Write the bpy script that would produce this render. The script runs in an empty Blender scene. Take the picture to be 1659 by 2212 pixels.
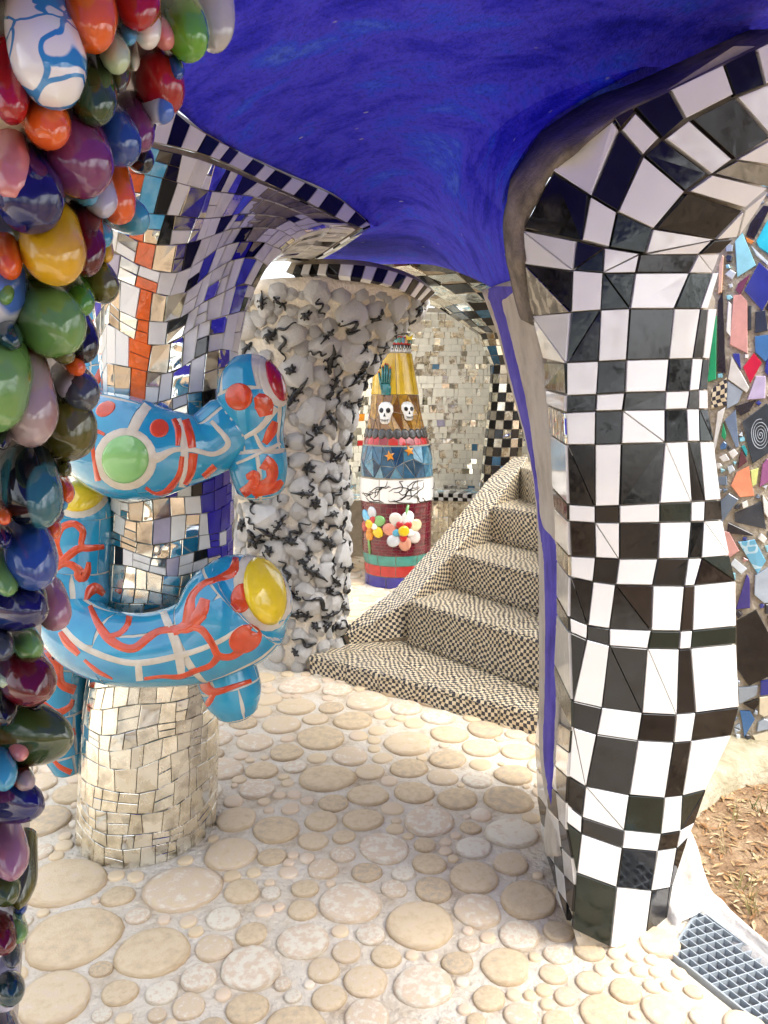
import bpy, math, random
import numpy as np
from mathutils import Vector, Matrix, noise
from mathutils.bvhtree import BVHTree
random.seed(7); R = random.Random(11)
sc = bpy.context.scene
PI = math.pi; rad = math.radians

# ------------------------------------------------------------------ camera
CAM_H = 1.6; PITCH = rad(9); F = 1671.0; CX, CY = 829.5, 1106.0
cd = bpy.data.cameras.new('camera'); cam = bpy.data.objects.new('camera', cd)
sc.collection.objects.link(cam); sc.camera = cam
cam.location = (0, 0, CAM_H); cam.rotation_euler = (rad(90) - PITCH, 0, 0)
cd.sensor_fit = 'VERTICAL'; cd.sensor_height = 36; cd.sensor_width = 27; cd.lens = 36 * F / 2212
cd.clip_start = 0.02; cd.clip_end = 2000
# ------------------------------------------------------------------ world, sun, exposure
SUN_EL, SUN_AZ = rad(58), rad(-35)          # azimuth measured from +X towards +Y
wd = bpy.data.worlds.new('World'); sc.world = wd; wd.use_nodes = True
wn = wd.node_tree; bg = wn.nodes['Background']
sky = wn.nodes.new('ShaderNodeTexSky'); sky.sky_type = 'NISHITA'; sky.sun_disc = False
sky.sun_elevation = SUN_EL; sky.sun_rotation = rad(90) - SUN_AZ
sky.air_density = 1.0; sky.dust_density = 4.0; sky.ozone_density = 1.0
hs = wn.nodes.new('ShaderNodeHueSaturation'); hs.inputs['Saturation'].default_value = 0.35
wn.links.new(sky.outputs[0], hs.inputs['Color']); wn.links.new(hs.outputs[0], bg.inputs[0])
bg.inputs[1].default_value = 0.15
sd = bpy.data.lights.new('sun', 'SUN'); sd.energy = 0.5; sd.angle = rad(35); sd.color = (1, 0.97, 0.92)
so = bpy.data.objects.new('sun', sd); sc.collection.objects.link(so)
sdir = Vector((math.cos(SUN_EL) * math.cos(SUN_AZ), math.cos(SUN_EL) * math.sin(SUN_AZ), math.sin(SUN_EL)))
so.rotation_euler = sdir.to_track_quat('Z', 'Y').to_euler(); so.location = (3, -3, 8)
vs = sc.view_settings; vs.view_transform = 'Standard'; vs.look = 'None'; vs.gamma = 1; vs.exposure = 1.95
vs.use_curve_mapping = False
cy = sc.cycles; cy.max_bounces = 12; cy.diffuse_bounces = 6; cy.glossy_bounces = 5
cy.caustics_reflective = False; cy.caustics_refractive = False; cy.sample_clamp_indirect = 6

# ------------------------------------------------------------------ pixel <-> place
_c, _s = math.cos(PITCH), math.sin(PITCH)
ORG = Vector((0, 0, CAM_H))
def ray(px, py):
    a = (py - CY) / F
    return Vector(((px - CX) / F, _c - a * _s, -_s - a * _c))
def P(px, py, Y):
    d = ray(px, py); return ORG + d * (Y / d.y)
def PZ(px, py, z):
    d = ray(px, py); return ORG + d * ((z - CAM_H) / d.z)
def G(px, py): return PZ(px, py, 0.0)
def axial(p): q = Vector(p) - ORG; return q.y * _c - q.z * _s
def proj(p):
    q = Vector(p) - ORG; ax = q.y * _c - q.z * _s; up = q.y * _s + q.z * _c
    return CX + F * q.x / ax, CY - F * up / ax
def lerp(a, b, t): return a + (b - a) * t
def interp(x, xs, ys): return float(np.interp(x, xs, ys))

# ------------------------------------------------------------------ materials
MATS = {}
def newmat(name):
    m = bpy.data.materials.new(name); m.use_nodes = True
    MATS[name] = m
    return m, m.node_tree, m.node_tree.nodes['Principled BSDF']
def N(nt, t, **kw):
    n = nt.nodes.new(t)
    for k, v in kw.items():
        if k in n.inputs: n.inputs[k].default_value = v
        else: setattr(n, k, v)
    return n
def col4(c): return (c[0], c[1], c[2], 1)
def ramp(nt, stops):
    r = nt.nodes.new('ShaderNodeValToRGB'); e = r.color_ramp.elements
    while len(e) < len(stops): e.new(0.5)
    for el, (p, c) in zip(e, stops): el.position = p; el.color = col4(c)
    return r
def glaze(name, c, rough=0.07, var=0.15, bump=0.02, c2=None, scale=14, coat=0.5):
    """glazed ceramic: slightly cloudy colour, soft waviness"""
    if name in MATS: return MATS[name]
    m, nt, b = newmat(name)
    co = N(nt, 'ShaderNodeTexCoord'); n1 = N(nt, 'ShaderNodeTexNoise', Scale=scale, Detail=4.0)
    nt.links.new(co.outputs['Object'], n1.inputs['Vector'])
    c2 = c2 or tuple(max(0, x * (1 - var * 2)) for x in c)
    r = ramp(nt, [(0.3, c2), (0.65, c)]); nt.links.new(n1.outputs['Fac'], r.inputs['Fac'])
    nt.links.new(r.outputs[0], b.inputs['Base Color'])
    n3 = N(nt, 'ShaderNodeTexNoise', Scale=31.0, Detail=7.0, Roughness=.7); nt.links.new(co.outputs['Object'], n3.inputs['Vector'])
    mr = N(nt, 'ShaderNodeMapRange'); mr.inputs[1].default_value = .45; mr.inputs[2].default_value = .75; mr.inputs[3].default_value = rough; mr.inputs[4].default_value = rough + .22
    nt.links.new(n3.outputs['Fac'], mr.inputs[0]); nt.links.new(mr.outputs[0], b.inputs['Roughness'])
    b.inputs['Coat Weight'].default_value = coat
    b.inputs['Coat Roughness'].default_value = 0.04
    n2 = N(nt, 'ShaderNodeTexNoise', Scale=scale * 1.7, Detail=2.0); nt.links.new(co.outputs['Object'], n2.inputs['Vector'])
    bp = N(nt, 'ShaderNodeBump', Strength=1.0, Distance=bump * 0.014); nt.links.new(n2.outputs['Fac'], bp.inputs['Height'])
    nt.links.new(bp.outputs[0], b.inputs['Normal']); nt.links.new(bp.outputs[0], b.inputs['Coat Normal'])
    return m
def mirror(name, c=(0.86, 0.87, 0.83), rough=0.03, wave=0.004, scale=9):
    if name in MATS: return MATS[name]
    m, nt, b = newmat(name); co = N(nt, 'ShaderNodeTexCoord')
    b.inputs['Metallic'].default_value = 1
    n0 = N(nt, 'ShaderNodeTexNoise', Scale=23.0, Detail=6.0); nt.links.new(co.outputs['Object'], n0.inputs['Vector'])
    r = ramp(nt, [(0.32, tuple(x * 0.72 for x in c)), (0.5, c)]); nt.links.new(n0.outputs['Fac'], r.inputs['Fac'])
    nt.links.new(r.outputs[0], b.inputs['Base Color'])
    mr = N(nt, 'ShaderNodeMapRange'); mr.inputs[1].default_value = 0.35; mr.inputs[2].default_value = 0.7
    mr.inputs[3].default_value = rough; mr.inputs[4].default_value = rough * 3 + 0.02
    nt.links.new(n0.outputs['Fac'], mr.inputs[0]); nt.links.new(mr.outputs[0], b.inputs['Roughness'])
    n2 = N(nt, 'ShaderNodeTexNoise', Scale=scale, Detail=1.0); nt.links.new(co.outputs['Object'], n2.inputs['Vector'])
    bp = N(nt, 'ShaderNodeBump', Strength=1.0, Distance=wave); nt.links.new(n2.outputs['Fac'], bp.inputs['Height'])
    nt.links.new(bp.outputs[0], b.inputs['Normal'])
    return m
def rough_mat(name, stops, scale=6, rough=0.9, bump=0.006, detail=8, bscale=None, rnd=0.0, spec=0.3):
    """mortar, stone, plaster, soil"""
    if name in MATS: return MATS[name]
    m, nt, b = newmat(name); co = N(nt, 'ShaderNodeTexCoord')
    vec = co.outputs['Object']
    n1 = N(nt, 'ShaderNodeTexNoise', Scale=float(scale), Detail=float(detail), Roughness=0.62)
    nt.links.new(vec, n1.inputs['Vector'])
    r = ramp(nt, stops)
    if rnd:
        oi = N(nt, 'ShaderNodeObjectInfo'); mm = N(nt, 'ShaderNodeMath', operation='MULTIPLY_ADD')
        mm.inputs[1].default_value = rnd; nt.links.new(oi.outputs['Random'], mm.inputs[0])
        nt.links.new(n1.outputs['Fac'], mm.inputs[2])
        m3 = N(nt, 'ShaderNodeMath', operation='SUBTRACT'); m3.inputs[1].default_value = rnd / 2
        nt.links.new(mm.outputs[0], m3.inputs[0]); nt.links.new(m3.outputs[0], r.inputs['Fac'])
        av = N(nt, 'ShaderNodeVectorMath', operation='ADD'); nt.links.new(vec, av.inputs[0])
        cb = N(nt, 'ShaderNodeMath', operation='MULTIPLY'); cb.inputs[1].default_value = 37.0
        nt.links.new(oi.outputs['Random'], cb.inputs[0]); nt.links.new(cb.outputs[0], av.inputs[1])
        nt.links.new(av.outputs[0], n1.inputs['Vector'])
    else: nt.links.new(n1.outputs['Fac'], r.inputs['Fac'])
    nt.links.new(r.outputs[0], b.inputs['Base Color'])
    b.inputs['Roughness'].default_value = rough; b.inputs['Specular IOR Level'].default_value = spec
    n2 = N(nt, 'ShaderNodeTexNoise', Scale=float(bscale or scale * 4), Detail=6.0); nt.links.new(vec, n2.inputs['Vector'])
    bp = N(nt, 'ShaderNodeBump', Strength=1.0, Distance=bump); nt.links.new(n2.outputs['Fac'], bp.inputs['Height'])
    nt.links.new(bp.outputs[0], b.inputs['Normal'])
    return m
def checker_mat(name, sq=0.018, c1=(0.76, 0.66, 0.47), c2=(0.035, 0.035, 0.05)):
    """printed checker tile: UVs in metres, squares pulled about as on the real tiles"""
    m, nt, b = newmat(name); uv = N(nt, 'ShaderNodeUVMap')
    nz = N(nt, 'ShaderNodeTexNoise', Scale=9.0, Detail=1.0); nt.links.new(uv.outputs[0], nz.inputs['Vector'])
    s1 = N(nt, 'ShaderNodeVectorMath', operation='SUBTRACT'); s1.inputs[1].default_value = (.5, .5, .5); nt.links.new(nz.outputs['Color'], s1.inputs[0])
    s2 = N(nt, 'ShaderNodeVectorMath', operation='SCALE'); s2.inputs['Scale'].default_value = 0.055; nt.links.new(s1.outputs[0], s2.inputs[0])
    ad = N(nt, 'ShaderNodeVectorMath', operation='ADD'); nt.links.new(uv.outputs[0], ad.inputs[0]); nt.links.new(s2.outputs[0], ad.inputs[1])
    mu = N(nt, 'ShaderNodeVectorMath', operation='MULTIPLY_ADD'); mu.inputs[1].default_value = (1, 1, 0); mu.inputs[2].default_value = (50, 50, 0.004); nt.links.new(ad.outputs[0], mu.inputs[0])
    ck = N(nt, 'ShaderNodeTexChecker', Scale=1 / sq); nt.links.new(mu.outputs[0], ck.inputs['Vector'])
    ck.inputs['Color1'].default_value = col4(c1); ck.inputs['Color2'].default_value = col4(c2)
    n3 = N(nt, 'ShaderNodeTexNoise', Scale=30.0, Detail=6.0); nt.links.new(uv.outputs[0], n3.inputs['Vector'])
    rr = ramp(nt, [(0.3, (0.72, 0.66, 0.55)), (0.6, (1, 1, 1))]); nt.links.new(n3.outputs['Fac'], rr.inputs['Fac'])
    mx = N(nt, 'ShaderNodeMix', data_type='RGBA', blend_type='MULTIPLY'); mx.inputs['Factor'].default_value = 1
    nt.links.new(ck.outputs['Color'], mx.inputs['A']); nt.links.new(rr.outputs[0], mx.inputs['B'])
    nt.links.new(mx.outputs['Result'], b.inputs['Base Color']); b.inputs['Roughness'].default_value = 0.35
    return m
M_WHITE = glaze('white_glaze', (0.80, 0.79, 0.76), rough=0.06, var=0.03, scale=5, bump=0.01)
M_BLACK = glaze('black_glaze', (0.007, 0.007, 0.008), rough=0.06, var=0.2, bump=0.03, scale=9, coat=0)
M_BLACK2 = glaze('green_black_glaze', (0.010, 0.018, 0.013), rough=0.1, var=0.2, bump=0.05, scale=16, coat=0)
M_BROWN = glaze('brown_black_glaze', (0.018, 0.012, 0.010), rough=0.08, var=0.2, coat=0)
M_NAVY = glaze('navy_glaze', (0.008, 0.02, 0.10), rough=0.06)
M_GROUT = rough_mat('grout', [(0.3, (0.40, 0.34, 0.26)), (0.7, (0.58, 0.52, 0.42))], scale=20, bump=0.002)
M_GROUT_D = rough_mat('dark_grout', [(0.3, (0.24, 0.20, 0.14)), (0.7, (0.38, 0.33, 0.25))], scale=20, bump=0.002)
M_CREAM = rough_mat('cream_grout', [(0.3, (0.48, 0.42, 0.33)), (0.65, (0.66, 0.61, 0.52))], scale=12, bump=0.002)
M_PLASTER = rough_mat('bare_plaster', [(0.25, (0.34, 0.30, 0.24)), (0.5, (0.52, 0.47, 0.40)), (0.8, (0.60, 0.56, 0.49))], scale=7, bump=0.003, bscale=120)
M_WPLASTER = rough_mat('white_plaster', [(0.3, (0.55, 0.51, 0.45)), (0.6, (0.78, 0.76, 0.72))], scale=5, bump=0.006, bscale=40)
M_MIR = mirror('mirror_glass'); M_MIRG = mirror('grey_mirror_glass', (0.62, 0.62, 0.58), 0.05)
M_MIRW = mirror('warped_mirror_glass', (0.80, 0.80, 0.74), 0.02, wave=0.02, scale=12)
M_MIRC = mirror('cream_mirror_glass', (0.95, 0.91, 0.79), 0.14, wave=0.006)
M_CHECK = checker_mat('printed_checker')

# ------------------------------------------------------------------ object helpers
ORIG = {}
def tag(o, label=None, cat=None, group=None, kind=None):
    if label: o['label'] = label
    if cat: o['category'] = cat
    if group: o['group'] = group
    if kind: o['kind'] = kind
    return o
def empty(name, loc, label=None, cat=None, group=None):
    o = bpy.data.objects.new(name, None); sc.collection.objects.link(o); o.location = loc
    o.empty_display_size = 0.05
    ORIG[o.name] = Vector(loc); return tag(o, label, cat, group, 'thing')
def mesh(name, verts, faces, mats, smooth=False, uvs=None, fm=None):
    me = bpy.data.meshes.new(name); me.from_pydata([tuple(v) for v in verts], [], faces)
    for m in (mats if isinstance(mats, (list, tuple)) else [mats]): me.materials.append(m)
    if fm is not None: me.polygons.foreach_set('material_index', fm)
    if smooth: me.polygons.foreach_set('use_smooth', [True] * len(me.polygons))
    if uvs is not None:
        l = me.uv_layers.new(name='UVMap'); l.data.foreach_set('uv', [c for f in me.polygons for vi in f.vertices for c in uvs[vi]])
    me.update(); return me
def mk(name, verts, faces, mats, parent=None, smooth=False, uvs=None, fm=None, **kw):
    """one mesh object from world-space vertices"""
    o0 = ORIG[parent.name] if parent else Vector((0, 0, 0))
    me = mesh(name, [Vector(v) - o0 for v in verts], faces, mats, smooth, uvs, fm)
    o = bpy.data.objects.new(name, me); sc.collection.objects.link(o)
    if parent: o.parent = parent
    ORIG[o.name] = o0.copy()
    return tag(o, **kw)
def inst(name, me, parent, loc, rot=None, scale=(1, 1, 1), **kw):
    o = bpy.data.objects.new(name, me); sc.collection.objects.link(o)
    o0 = ORIG[parent.name] if parent else Vector((0, 0, 0))
    if parent: o.parent = parent
    o.location = Vector(loc) - o0; o.scale = scale
    if rot is not None: o.rotation_euler = rot
    return tag(o, **kw)
class MB:
    """collects many small pieces into one mesh"""
    def __init__(s): s.v = []; s.f = []; s.fm = []; s.mats = []
    def add(s, v, f, mat):
        if mat not in s.mats: s.mats.append(mat)
        i = s.mats.index(mat); n = len(s.v); s.v += list(v)
        for q in f: s.f.append([a + n for a in q]); s.fm.append(i)
    def build(s, name, parent=None, smooth=False, **kw):
        if s.f: return mk(name, s.v, s.f, s.mats, parent, smooth, fm=s.fm, **kw)
def newell(pts):
    n = Vector((0, 0, 0))
    for i, p in enumerate(pts): n += p.cross(pts[(i + 1) % len(pts)])
    return n.normalized()
def slab(pts, out, h=0.005, gap=0.002, bev=0.0012, low=0.004, tilt=0.0):
    """a tile: polygon pts, out = rough outward direction; returns verts, faces, uvs (metres)"""
    pts = [Vector(p) for p in pts]; c = sum(pts, Vector()) / len(pts); k = len(pts)
    n = newell([p - c for p in pts])
    if n.dot(out) < 0: pts.reverse(); n = -n
    # flatten to the mean plane
    pts = [p - n * (p - c).dot(n) * 0.6 for p in pts]
    def inset(d):
        r = []
        for i in range(k):
            a, b, q = pts[i - 1], pts[i], pts[(i + 1) % k]
            e1 = (b - a).normalized(); e2 = (q - b).normalized()
            s1 = n.cross(e1); s2 = n.cross(e2); s = s1 + s2
            den = 1 + s1.dot(s2)
            off = s * (d / max(den, 0.35))
            lim = (c - b).length * 0.6
            if off.length > lim: off *= lim / off.length
            r.append(b + off)
        return r
    if tilt:
        ax = Vector((R.uniform(-1, 1), R.uniform(-1, 1), R.uniform(-1, 1))); ax = (ax - n * ax.dot(n)).normalized()
        tn = ax.cross(n) * (tilt * R.uniform(0, 1))
    else: tn = Vector()
    A = inset(gap); B = inset(gap + bev)
    hh = lambda p: h + (p - c).dot(tn)
    v = [p - n * low for p in A] + [p + n * (hh(p) - bev) for p in A] + [p + n * hh(p) for p in B]
    f = [[2 * k + i for i in range(k)]]
    for i in range(k):
        j = (i + 1) % k
        f.append([i, j, k + j, k + i]); f.append([k + i, k + j, 2 * k + j, 2 * k + i])
    u = (pts[1] - pts[0]).normalized(); w = n.cross(u)
    ou, ow = R.uniform(0, 5), R.uniform(0, 5)
    uv = [((p - c).dot(u) + ou, (p - c).dot(w) + ow) for p in v]
    return v, f, uv
def catmull(pts, n):
    """pts: list of tuples of equal length -> n samples per span"""
    a = [np.array(p, float) for p in pts]; a = [2 * a[0] - a[1]] + a + [2 * a[-1] - a[-2]]
    out = []
    for i in range(1, len(a) - 2):
        p0, p1, p2, p3 = a[i - 1:i + 3]
        for k in range(n):
            t = k / n
            out.append(0.5 * (2 * p1 + (p2 - p0) * t + (2 * p0 - 5 * p1 + 4 * p2 - p3) * t * t + (3 * p1 - p0 - 3 * p2 + p3) * t ** 3))
    out.append(a[-2]); return out
def rings_mesh(rings, close=True, caps=True):
    """rings: list of equal-length loops of points"""
    k = len(rings[0]); v = [p for r in rings for p in r]; f = []
    for i in range(len(rings) - 1):
        for j in range(k if close else k - 1):
            a = i * k + j; b = i * k + (j + 1) % k
            f.append([a, b, b + k, a + k])
    if caps and close: f.append(list(range(k))[::-1]); f.append([(len(rings) - 1) * k + j for j in range(k)])
    return v, f
def tube(pts, radii, k=8, taper=True):
    """round tube through world points"""
    pts = [Vector(p) for p in pts]; rings = []; up = Vector((0.13, 0.31, 0.94))
    for i, p in enumerate(pts):
        t = (pts[min(i + 1, len(pts) - 1)] - pts[max(i - 1, 0)]).normalized()
        a = t.cross(up)
        if a.length < 1e-3: a = t.cross(Vector((1, 0, 0)))
        a.normalize(); b = t.cross(a); up = b if b.dot(up) >= 0 else -b
        a = t.cross(up).normalized(); b = a.cross(t)
        rings.append([p + (a * math.cos(2 * PI * j / k) + b * math.sin(2 * PI * j / k)) * radii[i] for j in range(k)])
    return rings_mesh(rings)
def bvh_of(objs):
    v = []; f = []
    for o in objs:
        n = len(v); mw = ORIG[o.name]
        v += [x.co + mw for x in o.data.vertices]; f += [[i + n for i in p.vertices] for p in o.data.polygons]
    return BVHTree.FromPolygons(v, f)
def cast(bvh, px, py):
    h = bvh.ray_cast(ORG, ray(px, py).normalized())
    if h[0] is None: return None
    n = h[1]
    return h[0], (n if n.dot(ray(px, py)) < 0 else -n)
def paint_ellipse(bvh, cx, cy, rx, ry, rot=0, off=0.004, dome=0.0, rings=5, k=28):
    """a raised glazed disc lying on a built surface"""
    c0 = cast(bvh, cx, cy)
    if not c0: return None
    v = [c0[0] + c0[1] * (off + dome)]; f = []; ca, sa = math.cos(rot), math.sin(rot)
    rs = [0.3, 0.6, 0.85, 0.97, 1.0]; hs = [1, 1, 1, 0.7, -0.6]
    nrm = [c0[1]]
    for ri, rr in enumerate(rs):
        for j in range(k):
            a = 2 * PI * j / k; q = None; t = rr
            while q is None and t > 0.1:
                ex, ey = rx * t * math.cos(a), ry * t * math.sin(a)
                q = cast(bvh, cx + ex * ca - ey * sa, cy + ex * sa + ey * ca); t -= 0.06
            if q is None: q = c0
            v.append(q[0] + q[1] * (off * hs[ri] + dome * math.sqrt(max(0, 1 - rr * rr))))
    for j in range(k): f.append([0, 1 + j, 1 + (j + 1) % k])
    for r_ in range(4):
        for j in range(k):
            a = 1 + r_ * k + j; b = 1 + r_ * k + (j + 1) % k; f.append([a, a + k, b + k, b])
    return v, f
def paint_strip(bvh, pts, off=0.004, n=6):
    """a raised glazed ribbon: pts (px, py, width)"""
    s = catmull(pts, n); v = []; f = []; last = None; rows = 0
    for i, p in enumerate(s):
        q = s[min(i + 1, len(s) - 1)] - s[max(i - 1, 0)]; d = np.array([-q[1], q[0]]); d /= (np.linalg.norm(d) + 1e-9)
        row = []
        for t, h in ((-1, -0.5), (-0.86, 0.8), (0, 1), (0.86, 0.8), (1, -0.5)):
            c = cast(bvh, p[0] + d[0] * t * p[2] / 2, p[1] + d[1] * t * p[2] / 2)
            if c is None: row = None; break
            row.append(c[0] + c[1] * off * h)
        if row is None: last = None; continue
        if last is not None and (row[2] - last[0][2]).length < 0.09:
            b0 = last[1]; b1 = len(v)
            for j in range(4): f.append([b0 + j, b0 + j + 1, b1 + j + 1, b1 + j])
        last = (row, len(v)); v += row
    return (v, f) if f else None
def area_px(pts):
    q = [proj(p) for p in pts]; return abs(sum(q[i - 1][0] * q[i][1] - q[i][0] * q[i - 1][1] for i in range(len(q)))) / 2
def lay_tiles(parent, tiles, name='tile', limit=300, h=0.005, gap=0.002, tilt=0.0, uv=False, bev=0.0012):
    """tiles: (pts, outward, material, weight); the ones that show largest become parts, the rest one mass"""
    tiles = sorted(tiles, key=lambda t: -t[3]); mb = MB()
    for i, (pts, out, mat, w) in enumerate(tiles):
        v, f, u = slab(pts, out, h, gap, bev, tilt=tilt)
        if i < limit: mk(name, v, f, mat, parent, uvs=u if uv else None)
        else: mb.add(v, f, mat)
    if mb.f: mb.build(name + '_mass', parent, kind='stuff')
def facing(pts, out):
    c = sum((Vector(p) for p in pts), Vector()) / len(pts); d = (ORG - c).normalized()
    px, py = proj(c) if axial(c) > 0.1 else (-9999, 0)
    inside = -60 < px < 1720 and -60 < py < 2280
    return max(0.0, Vector(out).normalized().dot(d)) * (1 if inside else 0.02) * area_px(pts) if axial(c) > 0.1 else 0

# ================================================================== SETTING
# ---- soil outside
M_SOIL = rough_mat('dry_soil', [(0.2, (0.11, 0.065, 0.035)), (0.42, (0.25, 0.155, 0.085)), (0.6, (0.37, 0.26, 0.155)), (0.8, (0.50, 0.40, 0.28))], scale=7, bump=0.02, bscale=45)
S = 400
mk('ground', [(-S, -S, -0.075), (S, -S, -0.075), (S, S, -0.075), (-S, S, -0.075)], [[0, 1, 2, 3]], M_SOIL, kind='structure')
# ---- mortar floor with paving stones
gA, gB, gC, gD = G(1447, 2061), G(1510, 1968), G(1659, 2080), G(1637, 2212)
gdir = (gD - gA).normalized()
FL = [(-7, -6), tuple((gA + gdir * 5 - Vector((.02, 0, 0))).xy), tuple((gA - Vector((.02, 0, 0))).xy), (0.93, 2.12), (1.02, 2.6), (1.05, 3.6), (3.2, 6), (3.2, 11), (-7, 11)]
def inside(poly, x, y):
    r = False
    for i in range(len(poly)):
        (x1, y1), (x2, y2) = poly[i - 1], poly[i]
        if (y1 > y) != (y2 > y) and x < (x2 - x1) * (y - y1) / (y2 - y1) + x1: r = not r
    return r
M_MORTAR = rough_mat('cream_mortar', [(0.27, (0.36, 0.27, 0.17)), (0.38, (0.58, 0.48, 0.35)), (0.48, (0.70, 0.62, 0.49)), (0.7, (0.77, 0.71, 0.60))], scale=6.5, bump=0.014, bscale=45)
v = [(x, y, 0) for x, y in FL] + [(x, y, -0.25) for x, y in FL]; k = len(FL)
floor = mk('floor', v, [list(range(k))] + [[i, i + k, (i + 1) % k + k, (i + 1) % k] for i in range(k)], M_MORTAR, kind='structure',
           label='cream mortar floor set with round river stones', cat=None)
def stone_mesh(seed):
    rr = random.Random(seed); k = 20; ph = [rr.uniform(0, 6.28) for _ in range(3)]
    am = [rr.uniform(0.02, 0.07), rr.uniform(0.01, 0.035), rr.uniform(0.005, 0.02)]
    prof = [(1.0, -0.25), (1.0, 0.3), (0.965, 0.62), (0.90, 0.84), (0.76, 0.96), (0.4, 1.04)]
    v = []; f = []
    for r_, z in prof:
        for j in range(k):
            a = 2 * PI * j / k; w = 1 + am[0] * math.cos(2 * a + ph[0]) + am[1] * math.cos(3 * a + ph[1]) + am[2] * math.cos(5 * a + ph[2])
            v.append((r_ * w * math.cos(a), r_ * w * math.sin(a), z))
    v.append((0, 0, 1.06))
    for i in range(len(prof) - 1):
        for j in range(k):
            a = i * k + j; b = i * k + (j + 1) % k; f.append([a, b, b + k, a + k])
    t = (len(prof) - 1) * k
    for j in range(k): f.append([t + j, t + (j + 1) % k, len(v) - 1])
    return v, f
M_STONE = rough_mat('river_stone', [(0.14, (0.50, 0.41, 0.30)), (0.34, (0.66, 0.51, 0.32)), (0.50, (0.72, 0.58, 0.38)), (0.62, (0.71, 0.56, 0.41)), (0.74, (0.79, 0.72, 0.57))], scale=3.2, rough=0.68, bump=0.0018, bscale=26, rnd=0.5, spec=0.3)
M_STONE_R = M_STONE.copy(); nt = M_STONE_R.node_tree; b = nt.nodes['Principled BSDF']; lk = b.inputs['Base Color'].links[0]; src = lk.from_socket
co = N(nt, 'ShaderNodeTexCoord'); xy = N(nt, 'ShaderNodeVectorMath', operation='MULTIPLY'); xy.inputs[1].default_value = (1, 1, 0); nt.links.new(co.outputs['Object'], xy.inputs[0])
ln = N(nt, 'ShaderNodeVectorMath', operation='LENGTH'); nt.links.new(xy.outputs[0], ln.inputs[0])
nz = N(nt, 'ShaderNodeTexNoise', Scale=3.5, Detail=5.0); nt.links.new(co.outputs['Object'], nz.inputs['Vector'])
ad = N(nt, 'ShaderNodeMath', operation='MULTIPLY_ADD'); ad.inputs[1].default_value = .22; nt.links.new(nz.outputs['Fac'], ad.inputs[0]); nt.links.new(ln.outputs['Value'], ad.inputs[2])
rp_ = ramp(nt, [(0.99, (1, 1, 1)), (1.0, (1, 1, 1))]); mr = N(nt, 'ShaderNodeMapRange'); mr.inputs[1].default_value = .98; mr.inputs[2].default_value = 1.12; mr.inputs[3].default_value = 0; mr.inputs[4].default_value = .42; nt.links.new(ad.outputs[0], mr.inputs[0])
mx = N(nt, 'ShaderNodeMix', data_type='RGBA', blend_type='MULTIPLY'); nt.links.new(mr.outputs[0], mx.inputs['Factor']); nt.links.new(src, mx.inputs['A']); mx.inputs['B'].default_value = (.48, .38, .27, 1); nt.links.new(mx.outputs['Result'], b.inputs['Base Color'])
STM = []
for i in range(9):
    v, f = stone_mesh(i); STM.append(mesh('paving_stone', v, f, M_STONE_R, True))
def crop(sc_, ox, oy, L): return [(ox + a * sc_, oy + b * sc_, w * sc_) for a, b, w in L]
ST = crop(.3968, 603.5, 1481, [(478,88,250),(690,125,190),(865,175,195),(925,270,205),(1120,243,205),(700,320,278),(400,195,225),(225,290,280),(197,187,145),(560,165,100),(1095,345,205),(1300,365,185),(1285,270,110),(385,390,210),(258,508,310),(492,475,165),(705,455,210),(917,405,210),(1093,435,120),(888,505,175),(1077,520,170),(1275,490,215),(1245,627,280),(970,620,232),(733,587,222),(483,602,225),(295,645,170),(228,742,190),(455,735,225),(615,675,122),(815,745,290),(1098,710,118),(1040,780,120),(1265,808,290),(630,787,95),(792,872,132),(1057,888,200),(570,892,300),(350,828,130),(345,922,145),(120,848,280),(238,1003,220),(475,1022,210),(675,1027,135),(815,975,210),(1060,1050,275),(1260,975,205),(1352,1172,320),(838,1117,220),(625,1112,150),(385,1190,350),(140,1110,155),(125,1228,165),(50,1022,105),(1078,1232,292),(767,1308,412),(1305,1365,235),(1518,1345,170),(1030,1415,125),(1515,1468,158),(1230,1535,320),(495,1360,170),(365,1455,168),(130,1398,290),(580,1480,175),(968,1515,175),(1490,1578,175),(470,1615,255),(785,1640,340),(1140,1710,185),(240,1555,185),(270,1705,190),(1315,1805,190),(1020,1860,420),(475,1815,300),(185,1815,180),(530,250,100),(430,278,110),(515,303,78),(515,350,72),(610,210,75),(560,400,112),(205,400,108),(595,525,97),(80,600,78),(120,562,58),(150,632,70),(330,1343,95),(720,1473,72),(828,1483,72),(1135,1378,85),(1025,1340,75),(995,1620,72),(905,905,70),(905,858,68),(945,947,60),(960,822,58),(700,825,62),(1410,982,60),(1410,1040,60),(1390,928,68),(1390,1485,65),(1275,1690,82),(1365,1693,72),(1440,1665,90)])
ST += crop(.4049, 0, 1316.6, [(345,1460,425),(975,1495,415),(395,1755,485),(815,1835,390),(290,2080,430),(630,1535,175),(735,1640,165),(1195,1655,190),(1140,1810,205),(1060,1970,205),(640,2050,220),(865,2050,175),(540,1925,125),(225,1135,300),(1260,1125,230),(1230,1310,290),(1290,1510,200),(200,1300,160),(620,1425,90),(725,1430,90),(875,1660,80),(1005,1670,95),(1045,1725,82),(230,1625,75),(160,1910,85),(545,2170,110)])
ST += crop(.43, 493.7, 1042.3, [(355,1025,220),(545,1045,160),(340,1130,200),(515,1135,135),(265,1220,205),(460,1285,260),(435,1190,135),(130,1310,190),(290,1360,190),(75,1210,150),(640,560,100),(650,630,120),(700,590,90)])
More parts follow.
